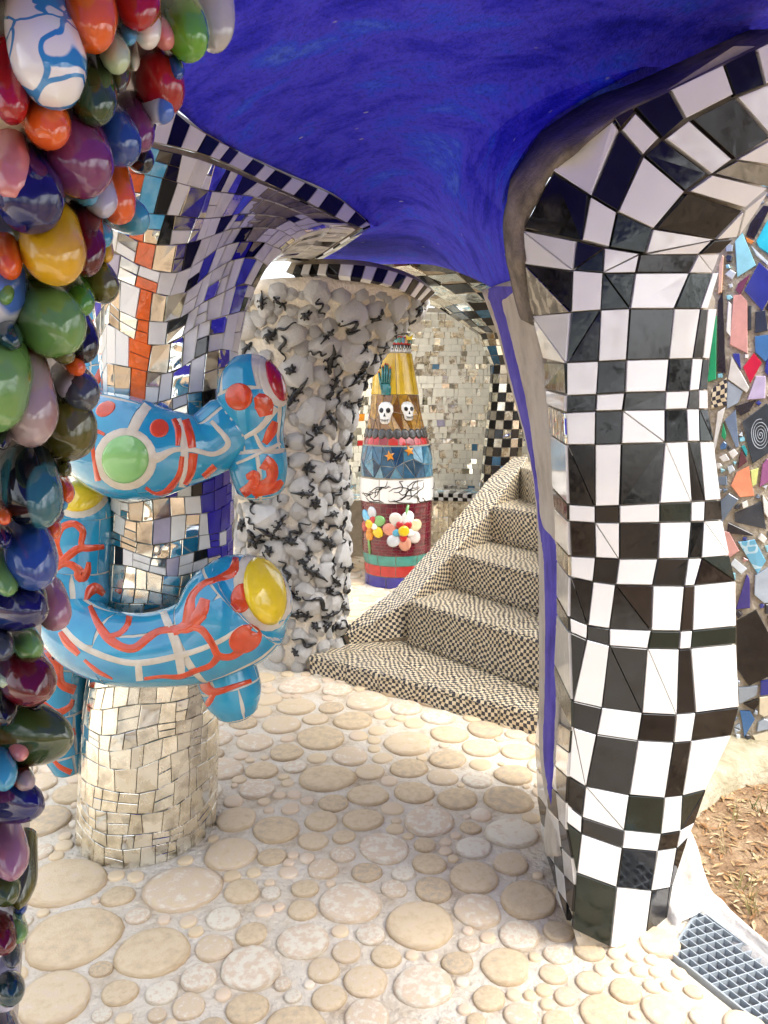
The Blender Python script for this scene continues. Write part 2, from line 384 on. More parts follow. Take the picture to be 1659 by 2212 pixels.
ST += crop(.3717, 1042.3, 1481.2, [(620,1540,190),(770,1567,95),(880,1580,85),(985,1600,85),(580,1620,80),(697,1655,100),(800,1645,90),(912,1665,95),(1010,1670,90),(625,1730,195),(830,1780,195),(1055,1900,300),(985,1755,100),(1078,1752,90),(780,1900,290),(1225,1785,110),(1190,1845,110),(1145,1680,90)])
PLACED = []; PA_ = np.zeros((20000, 3))   # x, y, r
MPC = [(0.0, -0.88, 2.65, 0.25), (0.5, -0.84, 2.65, 0.235), (1.0, -0.75, 2.65, 0.215), (1.5, -0.715, 2.65, 0.205), (2.6, -0.70, 2.65, 0.205)]   # mirror pillar: z, x, y, r
OBST = [(-0.88, 2.65, 0.25), (-0.58, 4.5, 0.27), (0.13, 6.36, 0.27), (0.84, 2.30, 0.20), (0.72, 2.45, 0.2), (1.0, 6.6, 0.3), (-0.66, 0.8, 0.2)]
def try_stone(x, y, r, shrink=True):
    if not inside(FL, x, y): return
    if PLACED:
        a = PA_[:len(PLACED)]; d = np.hypot(a[:, 0] - x, a[:, 1] - y) - a[:, 2]
        m = d.min() - 0.0025
        if m < r:
            if not shrink or m < r * 0.8: return
            r = m
    for ox, oy, orr in OBST:
        if math.hypot(ox - x, oy - y) < orr + r * 0.7: return
    PA_[len(PLACED)] = (x, y, r); PLACED.append((x, y, r))
for px, py, w in ST:
    g = G(px, py); try_stone(g.x, g.y, w / 2 * axial(g) / F)
rs = random.Random(5)
for r0, r1, n in ((.09, .12, 900), (.07, .09, 4000), (.05, .07, 9000), (.034, .05, 14000), (.024, .034, 14000), (.015, .024, 12000)):
    for _ in range(n):
        y = 0.7 + 8.5 * rs.random() ** 1.3; x = rs.uniform(-0.55 * y - 0.7, 0.42 * y + 0.25)
        if r1 < 0.04 and y > 4.2 or r1 < .03 and y > 3.2: continue
        try_stone(x, y, rs.uniform(r0, r1))
PLACED.sort(key=lambda s: -(s[2] ** 2) / (s[1] ** 3) * (1 if abs(s[0]) < s[1] * 0.52 else 0.05) * (1 if s[1] > 1.25 else .1))
mb = MB()
for i, (x, y, r) in enumerate(PLACED):
    h = 0.008 + r * 0.085
    if i < 300:
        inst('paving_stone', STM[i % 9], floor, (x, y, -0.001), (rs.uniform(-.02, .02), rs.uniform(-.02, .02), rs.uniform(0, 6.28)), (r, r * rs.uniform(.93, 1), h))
    else:
        vv, ff = stone_mesh(i % 9); a = rs.uniform(0, 6.28); ca, sa = math.cos(a) * r, math.sin(a) * r
        mb.add([Vector((x + p[0] * ca - p[1] * sa, y + p[0] * sa + p[1] * ca, p[2] * h)) for p in vv], ff, M_STONE)
mb.build('paving_stone_mass', floor, True, kind='stuff')

# ---- blue vault: sections from left rim to right rim
m, nt, b = newmat('blue_plaster'); M_BLUE = m
co = N(nt, 'ShaderNodeTexCoord'); mp = N(nt, 'ShaderNodeMapping'); mp.inputs['Scale'].default_value = (1.2, 2.2, 2.0); mp.inputs['Rotation'].default_value = (0, 0, .5)
nt.links.new(co.outputs['Object'], mp.inputs[0])
n1 = N(nt, 'ShaderNodeTexNoise', Scale=2.9, Detail=9.0, Roughness=0.7, Distortion=0.35); nt.links.new(mp.outputs[0], n1.inputs['Vector'])
r = ramp(nt, [(0.28, (0.008, 0.010, 0.36)), (0.41, (0.026, 0.026, 0.66)), (0.52, (0.075, 0.062, 0.80)), (0.60, (0.03, 0.07, 0.82)), (0.72, (0.10, 0.19, 0.86))]); nt.links.new(n1.outputs['Fac'], r.inputs['Fac'])
n2 = N(nt, 'ShaderNodeTexNoise', Scale=70.0, Detail=5.0); nt.links.new(co.outputs['Object'], n2.inputs['Vector'])
r2 = ramp(nt, [(0.33, (0.35, 0.32, 0.5)), (0.5, (1, 1, 1))]); nt.links.new(n2.outputs['Fac'], r2.inputs['Fac'])
mx = N(nt, 'ShaderNodeMix', data_type='RGBA', blend_type='MULTIPLY'); mx.inputs['Factor'].default_value = 0.5
nt.links.new(r.outputs[0], mx.inputs['A']); nt.links.new(r2.outputs[0], mx.inputs['B'])
vo = N(nt, 'ShaderNodeTexVoronoi', Scale=4.5); nt.links.new(mp.outputs[0], vo.inputs['Vector'])
r3 = ramp(nt, [(0.035, (1, 1, 1)), (0.06, (0, 0, 0))]); nt.links.new(vo.outputs['Distance'], r3.inputs['Fac'])
mx2 = N(nt, 'ShaderNodeMix', data_type='RGBA'); nt.links.new(r3.outputs[0], mx2.inputs['Factor']); nt.links.new(mx.outputs['Result'], mx2.inputs['A']); mx2.inputs['B'].default_value = (.38, .36, .6, 1)
nt.links.new(mx2.outputs['Result'], b.inputs['Base Color']); b.inputs['Roughness'].default_value = 0.75; b.inputs['Specular IOR Level'].default_value = 0.25
n4 = N(nt, 'ShaderNodeTexNoise', Scale=110.0, Detail=6.0); nt.links.new(co.outputs['Object'], n4.inputs['Vector'])
n5 = N(nt, 'ShaderNodeTexNoise', Scale=9.0, Detail=3.0); nt.links.new(co.outputs['Object'], n5.inputs['Vector'])
b1 = N(nt, 'ShaderNodeBump', Strength=1.0, Distance=0.006); nt.links.new(n4.outputs['Fac'], b1.inputs['Height'])
b2 = N(nt, 'ShaderNodeBump', Strength=1.0, Distance=0.012); nt.links.new(n5.outputs['Fac'], b2.inputs['Height']); nt.links.new(b1.outputs[0], b2.inputs['Normal'])
nt.links.new(b2.outputs[0], b.inputs['Normal'])
V = Vector
SEC = [
 [V((-1.4, -2.4, 2.35)), V((-.7, -2.4, 2.62)), V((0, -2.4, 2.72)), V((.8, -2.4, 2.65)), V((1.5, -2.4, 2.45))],
 [V((-1.1, -.4, 2.28)), V((-.5, -.4, 2.60)), V((.1, -.4, 2.74)), V((.8, -.4, 2.70)), V((1.5, -.4, 2.55))],
 [V((-.75, .7, 2.18)), V((-.35, .8, 2.5)), V((.15, .8, 2.72)), V((.8, .85, 2.72)), V((1.65, 1.25, 2.66))],
 [V((-.70, 1.6, 2.26)), V((-.25, 1.55, 2.55)), V((.2, 1.5, 2.70)), V((.78, 1.62, 2.68)), V((1.5, 2.15, 2.70))],
 [P(345, 212, 2.2), P(620, 110, 2.25), P(900, 20, 2.2), P(1290, -50, 2.08), P(1690, 58, 2.42)],
 [P(458, 296, 2.45), P(640, 240, 2.65), P(860, 200, 2.7), P(1140, 165, 2.45), P(1420, 198, 2.46)],
 [P(602, 366, 2.9), P(730, 345, 3.05), P(870, 325, 3.1), P(1020, 310, 2.8), P(1250, 288, 2.48)],
 [P(722, 420, 3.2), P(800, 420, 3.35), P(900, 410, 3.4), P(1010, 400, 2.95), P(1165, 352, 2.46)],
 [P(800, 484, 3.5), P(850, 478, 3.6), P(920, 475, 3.6), P(1005, 480, 3.1), P(1092, 470, 2.42)],
 [P(806, 492, 3.6), P(860, 490, 3.75), P(930, 492, 3.8), P(1020, 525, 3.3), P(1098, 560, 2.46)],
 [P(680, 528, 4.0), P(840, 530, 4.15), P(945, 535, 4.1), P(1030, 570, 3.5), P(1108, 610, 2.5)],
 [P(590, 560, 4.4), P(800, 570, 4.5), P(930, 572, 4.5), P(1030, 605, 3.7), P(1095, 650, 2.75)],
]
for i_ in range(4, 9):
    q_ = SEC[i_]; q_[3] = lerp(q_[2], q_[4], .55) + V((0, 0, .035))
def spl(L, n): return [V(p) for p in catmull([tuple(p) for p in L], n)]
rows = [spl(s, 9) for s in SEC]
cols = list(zip(*rows)); cols = [spl(c, 7) for c in cols]
ga = np.array([[tuple(p) for p in r_] for r_ in zip(*cols)])
for _ in range(60):
    q_ = ga.copy(); q_[1:-1, 1:-1] = (ga[:-2, 1:-1] + ga[2:, 1:-1] + ga[1:-1, :-2] + ga[1:-1, 2:]) / 4; ga = ga * .4 + q_ * .6
rings = [[V(p) for p in r_] for r_ in ga]
v, f = rings_mesh(rings, close=False)
nv = len(v); kk = len(rings[0]); top = [p + V((0, 0, .09)) for p in v]
v2 = v + top; f2 = f + [[i + nv for i in q[::-1]] for q in f]
nr = len(rings)
for i in range(nr - 1):
    for e in (0, kk - 1): a = i * kk + e; f2.append([a, a + kk, a + kk + nv, a + nv])
for j in range(kk - 1):
    for e in (0, (nr - 1) * kk): a = e + j; f2.append([a, a + 1, a + 1 + nv, a + nv])
mk('ceiling', v2, f2, M_BLUE, smooth=True, kind='structure', label='deep blue rough plaster vault overhead')

# ================================================================== CHEQUERED PILLAR (right)
def c6(x, y): return (1042.3 + x * .3717, 54.9 + y * .3717)
def c7(x, y): return (1042.3 + x * .3717, 768.3 + y * .3717)
def c8(x, y): return (1042.3 + x * .3717, 1481.2 + y * .3717)
ROWS = [  # bottom to top: Ca Cb C2 C3 C4 C5 C6
 [None, c8(522,1410), c8(738,1515), c8(930,1545), c8(1032,1550), None, None],
 [None, c8(545,1082), c8(777,1168), c8(976,1188), c8(1079,1166), c8(1100,1150), None],
 [c8(487,790), c8(573,857), c8(809,940), c8(1011,958), c8(1123,940), c8(1190,872), None],
 [c8(490,690), c8(578,760), c8(820,838), c8(1032,858), c8(1143,838), c8(1225,792), None],
 [c8(500,520), c8(598,582), c8(850,632), c8(1054,648), c8(1156,635), c8(1290,600), None],
 [c8(524,238), c8(662,280), c8(898,315), c8(1108,327), c8(1207,318), c8(1437,285), None],
 [c8(526,86), c8(692,125), c8(924,155), c8(1122,165), c8(1233,155), c8(1484,122), None],
]
RU = [  # with the extra narrow column
 [c7(510,1605), c7(605,1648), c7(735,1683), c7(955,1700), c7(1137,1705), c7(1205,1700), c7(1467,1675)],
 [c7(505,1520), c7(610,1565), c7(735,1585), c7(975,1597), c7(1145,1600), c7(1215,1595), c7(1467,1570)],
 [c7(512,1285), c7(640,1313), c7(770,1330), c7(985,1335), c7(1168,1338), c7(1225,1335), c7(1463,1310)],
 [c7(512,1165), c7(655,1173), c7(790,1180), c7(1015,1180), c7(1190,1178), c7(1268,1175), c7(1426,1160)],
 [c7(502,960), c7(652,970), c7(792,972), c7(1025,968), c7(1205,965), c7(1280,962), c7(1386,955)],
 [c7(502,865), c7(652,875), c7(792,870), c7(1025,858), c7(1207,850), c7(1285,845), c7(1378,838)],
 [c7(493,518), c7(652,517), c7(803,512), c7(1055,505), c7(1187,500), c7(1255,500), c7(1335,500)],
 [c7(485,332), c7(655,325), c7(810,320), c7(1055,315), c7(1180,310), c7(1250,310), c7(1302,310)],
 [c7(490,232), c7(660,225), c7(825,215), c7(1060,210), c7(1195,205), c7(1250,200), c7(1300,200)],
 [c7(490,42), c7(672,34), c7(832,26), c7(1078,20), c7(1212,17), c7(1272,17), c7(1310,20)],
 [c6(517,1667), c6(685,1655), c6(852,1648), c6(1108,1648), c6(1258,1648), c6(1302,1648), c6(1356,1645)],
 [c6(526,1425), c6(697,1440), c6(886,1440), c6(1195,1440), c6(1330,1437), c6(1366,1437), None],
 [c6(546,1253), c6(706,1294), c6(910,1330), c6(1250,1330), c6(1372,1325), None, None],
]
SIL_Y = [54.9, 300, 420, 500, 545, 590, 668, 770, 842, 883, 954, 1080, 1124, 1200, 1256, 1352, 1391, 1526, 1587, 1704, 1776, 1806, 1915, 2060]
SIL_X = [1720, 1690, 1655, 1590, 1556, 1550, 1546, 1529, 1526, 1526, 1539, 1554, 1558, 1572, 1586, 1588, 1588, 1594, 1576, 1522, 1498, 1485, 1443, 1427]
_ca = sorted([(q[0] or q[1]) for q in ROWS + RU], key=lambda q: q[1]); PA_Y = [q[1] for q in _ca]; PA_X = [q[0] + .5 for q in _ca]
def Yp(px, py):
    """depth of the pillar face"""
    pa = interp(py, PA_Y, PA_X)
    pr = interp(py, SIL_Y, SIL_X)
    y0 = interp(py, [50, 350, 600, 1000, 1400, 1700, 2060], [2.06, 2.06, 2.04, 2.0, 1.98, 2.0, 2.0])
    if px < pa:
        k = interp(py, [500, 560, 700, 900, 1600, 1900, 2010], [.0017, .0018, .004, .0095, .0105, .008, .0035])
        return y0 + (pa - px) * k
    t = min(1.1, (px - pa) / (pr - pa))
    return y0 + 0.02 * t + 0.17 * max(0, t - 0.35) ** 2.2 * interp(py, [300, 600], [0.2, 1.0]) * 2
def Q(p): return P(p[0], p[1], Yp(*p))
base = G(1330, 2040)
tp = empty('chequered_pillar', (base.x + .05, base.y + .2, 0), 'bulging pillar of large black and white glazed tiles beside the metal drain grate', 'pillar')
PT = []   # polygons in pixels + material key
def quad(a, b, c, d, col, diag=0):
    if diag == 0: PT.append(([a, b, c, d], col, 1))
    elif diag == 1: PT.append(([a, b, c], col, 0)); PT.append(([a, c, d], col, 0))     # split a-c
    else: PT.append(([a, b, d], col, 0)); PT.append(([b, c, d], col, 0))
def rowpair(lo, hi, start, n, diags={}):
    """tiles between two rows, colours alternate from start (0 black, 1 white)"""
    c = start
    for i in range(n):
        if None in (lo[i], lo[i + 1], hi[i], hi[i + 1]):
            c ^= 1; continue
        quad(hi[i], hi[i + 1], lo[i + 1], lo[i], c, diags.get(i, 0)); c ^= 1
r_ = ROWS
rowpair(r_[0], r_[1], 1, 6)
PT.append(([r_[1][4], r_[1][5], c8(1036, 1500)], 0, 0))
rowpair(r_[1], r_[2], 0, 6)
PT.append(([r_[2][0], r_[2][1], r_[1][1]], 0, 0))
rowpair(r_[2], r_[3], 1, 6); rowpair(r_[3], r_[4], 0, 6, {1: 1, 4: 2}); rowpair(r_[4], r_[5], 1, 6, {0: 1, 4: 2}); rowpair(r_[5], r_[6], 0, 6)
u = RU[0]
PT.append(([u[0], u[1], r_[6][0]], 0, 0)); quad(u[1], u[2], r_[6][1], r_[6][0], 1)
for i, dg in ((2, 1), (3, 1), (4, 0), (5, 0)): quad(u[i], u[i + 1], r_[6][i], r_[6][i - 1], i % 2, dg)
DG = [{}, {0: 1, 2: 1}, {5: 1}, {1: 1, 5: 1}, {}, {0: 1, 3: 1, 4: 1}, {2: 1, 5: 1}, {}, {}, {0: 2}, {1: 1}, {0: 2, 1: 2, 3: 1}]
STC = [1, 0, 1, 0, 1, 0, 1, 0, 1, 0, 1, 0]
for i in range(12): rowpair(RU[i], RU[i + 1], STC[i], 6, DG[i])
for pts, col in [([(412,850),(755,558),(790,608),(632,993)],1),([(795,615),(925,758),(782,1083),(635,995)],0),([(932,765),(1170,968),(990,1182),(785,1085)],1),
    ([(1180,975),(1510,1075),(1345,1240),(1000,1182)],2),([(1195,965),(1330,868),(1655,945),(1520,1062)],1),([(1040,665),(1305,865),(1175,965),(940,760)],0),
    ([(885,510),(1025,655),(930,755),(805,608)],1),([(760,540),(870,482),(885,505),(797,600)],0),([(885,480),(1080,385),(1170,545),(1045,657)],0),
    ([(1090,375),(1395,230),(1455,405),(1180,545)],1),([(1400,230),(1580,140),(1635,350),(1462,415)],0),([(1590,138),(1740,60),(1790,300),(1640,345)],1),
    ([(1210,548),(1460,420),(1669,655),(1465,780)],0),([(1195,555),(1445,780),(1330,865),(1060,660)],1),([(1475,420),(1640,352),(1790,310),(1675,648)],1),
    ([(1475,780),(1672,665),(1800,760),(1700,815)],1),([(1340,862),(1475,785),(1690,820),(1660,942)],3),
    ([(1520,1072),(1655,960),(1600,1060),(1480,1230)],1),([(1352,1243),(1512,1077),(1472,1228)],1),([(250,1182),(415,855),(622,990),(577,1250)],2),
    ([(625,995),(778,1087),(735,1290),(577,1250)],1),([(782,1090),(985,1182),(940,1326),(737,1290)],0),([(988,1186),(1340,1246),(945,1326)],1),([(1322,1252),(1246,1330),(958,1330)],1),
    ([(1342,1246),(1455,1238),(1372,1323),(1255,1328)],0),
    ([(246,1197),(546,1253),(528,1423)],1),([(246,1197),(528,1423),(256,1390)],1),([(256,1392),(526,1427),(517,1663)],0),([(256,1392),(517,1663),(287,1690)],4),
    ([(298,1690),(515,1668),(492,1958)],1),([(298,1692),(490,1960),(362,1935)],1)]:
    PT.append(([c6(*p) for p in pts], col, 0))
for pts, col in [([(365,38),(490,42),(490,225),(372,192)],0),([(373,196),(490,228),(485,328),(385,287)],1),([(388,291),(484,332),(492,515),(402,457)],5),([(403,461),(494,519),(502,862),(415,765)],1),
    ([(415,770),(502,867),(502,957),(425,882)],0),([(426,888),(502,961),(511,1163),(433,1077)],1),([(434,1082),(511,1167),(512,1282),(440,1192)],4),([(440,1196),(512,1287),(506,1518),(440,1397)],1),
    ([(440,1401),(505,1522),(510,1603),(440,1502)],0),([(440,1506),(509,1607),(526,2000),(425,1792)],1),([(425,1797),(527,2006),(526,2160),(425,1962)],0)]:
    PT.append(([c7(*p) for p in pts], col, 0))
DX = [lambda y: interp(y, [0, 330, 700, 1160, 1300], [345, 312, 330, 400, 455]), lambda y: interp(y, [0, 330, 700, 1160, 1330], [385, 365, 385, 440, 480]), lambda y: interp(y, [0, 330, 700, 1160, 1360], [430, 430, 440, 490, 500]), lambda y: interp(y, [0, 240, 520, 800, 1082, 1410], [525, 524, 500, 487, 545, 522])]
SL = [0, 75, 140, 200]
rowy = [60, 190, 330, 480, 640, 800, 960, 1120, 1230]
for i in range(3):
    for j in range(8):
        if i == 2 and j == 0: pass
        a = lambda ci, yy: c8(DX[ci](yy + SL[ci]), yy + SL[ci])
        if rowy[j + 1] + SL[i + 1] > 1420: continue
        PT.append(([a(i, rowy[j]), a(i + 1, rowy[j]), a(i + 1, rowy[j + 1]), a(i, rowy[j + 1])], (i + j) % 2, 0))
KM = {0: [M_BLACK, M_BLACK, M_BLACK, M_BLACK2, M_BROWN], 1: [M_WHITE], 2: [M_BLACK], 3: [mirror('dark_mirror_glass', (.30, .32, .34), .04)], 4: [mirror('old_mirror_glass', (.55, .5, .4), .12)], 5: [M_MIRW]}
nv = 0
for pts, colr, _ in PT:
    w = [Q(p) for p in pts]; cxp = sum(p[0] for p in pts) / len(pts); cyp = sum(p[1] for p in pts) / len(pts)
    v, f, uv = slab(w, V((-1, -.35, 0)) if cyp > 640 and cxp < interp(cyp, PA_Y, PA_X) else V((0.1, -1, 0)), .005, R.uniform(.0011, .0024), .0013, low=.012)
    mk('tile', v, f, R.choice(KM[colr]), tp); nv += 1
# core with the grout showing in the joints
rows = []
for py in np.linspace(80, 2062, 64):
    xl = interp(py, [80, 270, 371, 493, 560, 690, 780, 1000, 1300, 1600, 1700, 1900, 2000, 2062], [1600, 1310, 1190, 1134, 1136, 1155, 1180, 1195, 1207, 1160, 1165, 1190, 1232, 1250])
    xr = interp(py, SIL_Y, SIL_X) - 3
    fr = [Q((lerp(xl, xr, t), py)) + V((.006, .012 + (.04 if py < 640 else 0), 0)) for t in list(np.linspace(0, 1, 15))]
    z = fr[7].z; l, rr_ = fr[0], fr[-1]
    if py < 600: bk = [rr_ + V((.02, .12, .02)), rr_ + V((-.05, .35, 0)), l + V((.08, .3, 0)), l + V((.02, .1, 0))]
    else: bk = [rr_ + V((-.01, .10, 0)), rr_ + V((-.08, .25, 0)), V((l.x + .18, max(l.y + .1, rr_.y + .3), l.z)), V((l.x + .05, l.y + .12, l.z))]
    rows.append(fr + bk)
v, f = rings_mesh(rows)
mk('core', v, f, M_GROUT, tp)
# bare concrete edge between tiles and vault
ed = [((1690, 62), (1690, 95)), ((1560, 133), (1562, 142)), ((1440, 192), (1446, 200)), ((1365, 220), (1368, 233)), ((1302, 255), (1322, 262)), ((1225, 305), (1260, 315)), ((1165, 352), (1196, 372)), ((1115, 410), (1165, 430)), ((1091, 475), (1135, 495)), ((1096, 560), (1136, 560)), ((1104, 600), (1140, 600)), ((1112, 640), (1152, 650)), ((1125, 690), (1160, 700))]
ed = catmull([a + b_ for a, b_ in ed], 4)
ring = []
for q in ed:
    a = P(q[0], q[1], Yp(q[2], q[3]) + .1); b_ = P(q[2], q[3], Yp(q[2], q[3]) - .002); m_ = P((q[0] + q[2]) / 2, (q[1] + q[3]) / 2, Yp(q[2], q[3]) + .015)
    ring.append([a + V((0, .34, .14)) * interp(q[1], [330, 440], [1, .12]), a, m_, b_, b_ + V((0, .06, 0))])
v, f = rings_mesh(ring)
M_CONC = rough_mat('dark_concrete', [(0.3, (0.10, 0.085, 0.07)), (0.55, (0.24, 0.20, 0.16)), (0.8, (0.36, 0.31, 0.25))], scale=14, bump=0.006, bscale=90)
mk('concrete_edge', v, f, M_CONC, tp, True)
# the rib: inner flank of the pillar running up into the vault
far = [(1040, 628, 3.45), (1075, 725, 3.15), (1104, 840, 3.0), (1134, 950, 2.92), (1153, 1050, 2.88), (1163, 1200, 2.82), (1164, 1400, 2.76), (1164, 1580, 2.7), (1166, 1690, 2.62), (1172, 1800, 2.5), (1180, 1850, 2.42)]
near = [(1122, 600, 2.36), (1150, 690, 2.36), (1172, 770, 2.36), (1190, 900, 2.33), (1200, 1020, 2.30), (1208, 1150, 2.28), (1211, 1350, 2.27), (1206, 1560, 2.28), (1200, 1690, 2.26), (1202, 1800, 2.2), (1205, 1850, 2.17)]
fs, ns = catmull(far, 5), catmull(near, 5); rows = []
for a, b_ in zip(fs, ns):
    A, B = P(*a), P(*b_); mid = (A + B) / 2 + V((-.012, 0, 0)); q = []
    for t in np.linspace(0, 1, 9): q.append(A * (1 - t) ** 2 + mid * 2 * t * (1 - t) + B * t * t)
    rows.append(q + [B + V((.14, .06, 0)), A + V((.2, .02, 0)), A + V((.06, .06, 0))])
v, f = rings_mesh(rows)
rib = mk('rib', v, f, M_PLASTER, tp, True)
RB = bvh_of([rib])
def lr_strip(bvh, L, off=.003, n=5, k=6):
    """painted area between a left and a right outline: (xl, xr, y)"""
    s = catmull(L, n); v = []; f = []
    for q in s:
        last = None
        for t in np.linspace(0, 1, k):
            jx = noise.noise((q[2] * .11, t * 3, 0)) * 3 if 0 < t < 1 else noise.noise((q[2] * .2, 7, t)) * 2.5
            c = cast(bvh, lerp(q[0], q[1], t) + jx, q[2]); c = c or last
            if c is None:
                for dx in range(1, 40):
                    c = cast(bvh, lerp(q[0], q[1], t) + dx, q[2])
                    if c: break
            v.append(c[0] + c[1] * (off if 0 < t < 1 else -.001) if c else (v[-1] if v else P(q[0], q[2], 3.3))); last = c
    for i in range(len(s) - 1):
        for j in range(k - 1): a = i * k + j; f.append([a, a + 1, a + k + 1, a + k])
    return v, f
M_BLUE2 = rough_mat('blue_paint', [(0.25, (0.022, 0.012, 0.24)), (0.5, (0.07, 0.05, 0.45)), (0.8, (0.13, 0.11, 0.52))], scale=9, rough=.7, bump=.003, bscale=60)
v, f = lr_strip(RB, [(1050, 1122, 618), (1052, 1112, 630), (1052, 1096, 644), (1058, 1086, 655), (1078, 1102, 720), (1107, 1132, 840), (1136, 1150, 950), (1155, 1162, 1050), (1163, 1171, 1130), (1166, 1194, 1160), (1170, 1204, 1185), (1174, 1206, 1250), (1176, 1206, 1400), (1174, 1202, 1520), (1172, 1198, 1620), (1180, 1196, 1690), (1192, 1197, 1745)])
mk('blue_paint', v, f, M_BLUE2, tp, True)

# ================================================================== MIRROR PILLAR
UP = [(300, 190, 2.05), (345, 215, 2.2), (400, 262, 2.33), (462, 300, 2.45), (530, 335, 2.68), (600, 370, 2.9), (665, 398, 3.06), (722, 424, 3.2), (765, 455, 3.33), (798, 486, 3.45)]
LO = [(290, 296, 2.10), (325, 306, 2.2), (380, 318, 2.31), (440, 334, 2.42), (508, 362, 2.62), (575, 396, 2.85), (640, 426, 3.01), (700, 456, 3.15), (745, 480, 3.29), (782, 493, 3.40)]
CXY = V((-0.70, 2.65, 0))
LO2 = [(745, 518, 3.62), (705, 545, 3.85), (660, 572, 4.15)]
RIM = [(-PI - .4, V((-1.08, 2.7, 2.3))), (-2.9, V((-.95, 2.42, 2.28)))]
for i, q in enumerate(LO): RIM.append((-2.45 + 2.55 * i / 9, P(*q)))
for i, q in enumerate(LO2): RIM.append((.35 + .35 * i, P(*q)))
RIM += [(1.75, V((-.75, 3.7, 2.25))), (2.3, V((-1.05, 3.1, 2.3))), (PI - .4, V((-1.08, 2.75, 2.3))), (2 * PI - 2.9, V((-.95, 2.42, 2.28)))]
RT = [q[0] for q in RIM]
NECK = 1.36
def mp_surf(th, vv):
    """th plan angle, vv 0..1 shaft, 1..2 flare"""
    zs = [q[0] for q in MPC]; z = min(vv, 1) * NECK
    x, y, r = (interp(z, zs, [q[i] for q in MPC]) for i in (1, 2, 3))
    r *= 1 + .02 * math.sin(3 * th + z * 2)
    a = V((x + r * math.cos(th), y + r * math.sin(th), z))
    if vv <= 1: return a
    t = vv - 1; q = V([interp(th, RT, [g[1][i] for g in RIM]) for i in range(3)])
    far_ = min(1, max(0, ((q - a).xy.length - .2) / .5)); pw = lerp(2.0, 2.6, far_)
    s = t ** pw; zz = NECK + (q.z - NECK) * lerp(t, math.sin(t * PI / 2), .75 * far_)
    return V((lerp(a.x, q.x, s), lerp(a.y, q.y, s), zz))
mpil = empty('mirror_pillar', (-0.88, 2.65, 0), 'pillar clad in broken mirror tiles with blue ceramic limbs round it', 'pillar')
ths = np.linspace(-PI, PI, 65)[:-1]
rows = [[mp_surf(t, vv) + (CXY + V((0, 0, mp_surf(t, vv).z)) - mp_surf(t, vv)).normalized() * .006 for t in ths] for vv in np.linspace(0, 2, 60)]
v, f = rings_mesh(rows)
core = mk('core', v, f, M_GROUT_D, mpil, True)
M_ORANGE = glaze('orange_relief_glaze', (0.85, 0.14, 0.02), bump=.1, scale=40); M_SKYB = glaze('sky_blue_tile', (0.06, 0.42, 0.70), c2=(.25, .6, .8), scale=25)
M_BLK = M_BLACK; M_PINK = glaze('pink_tile', (0.65, .32, .30)); M_COB = glaze('cobalt_tile', (0.03, .02, .42)); M_LILAC = glaze('lilac_tile', (.42, .38, .48))
M_GREYT = glaze('grey_stone_tile', (.78, .76, .70), rough=.5, var=.1)
tiles = []; rr = random.Random(21)
wrap = lambda a: ((a + PI) % (2 * PI)) - PI
vv = 0.0; rowi = 0
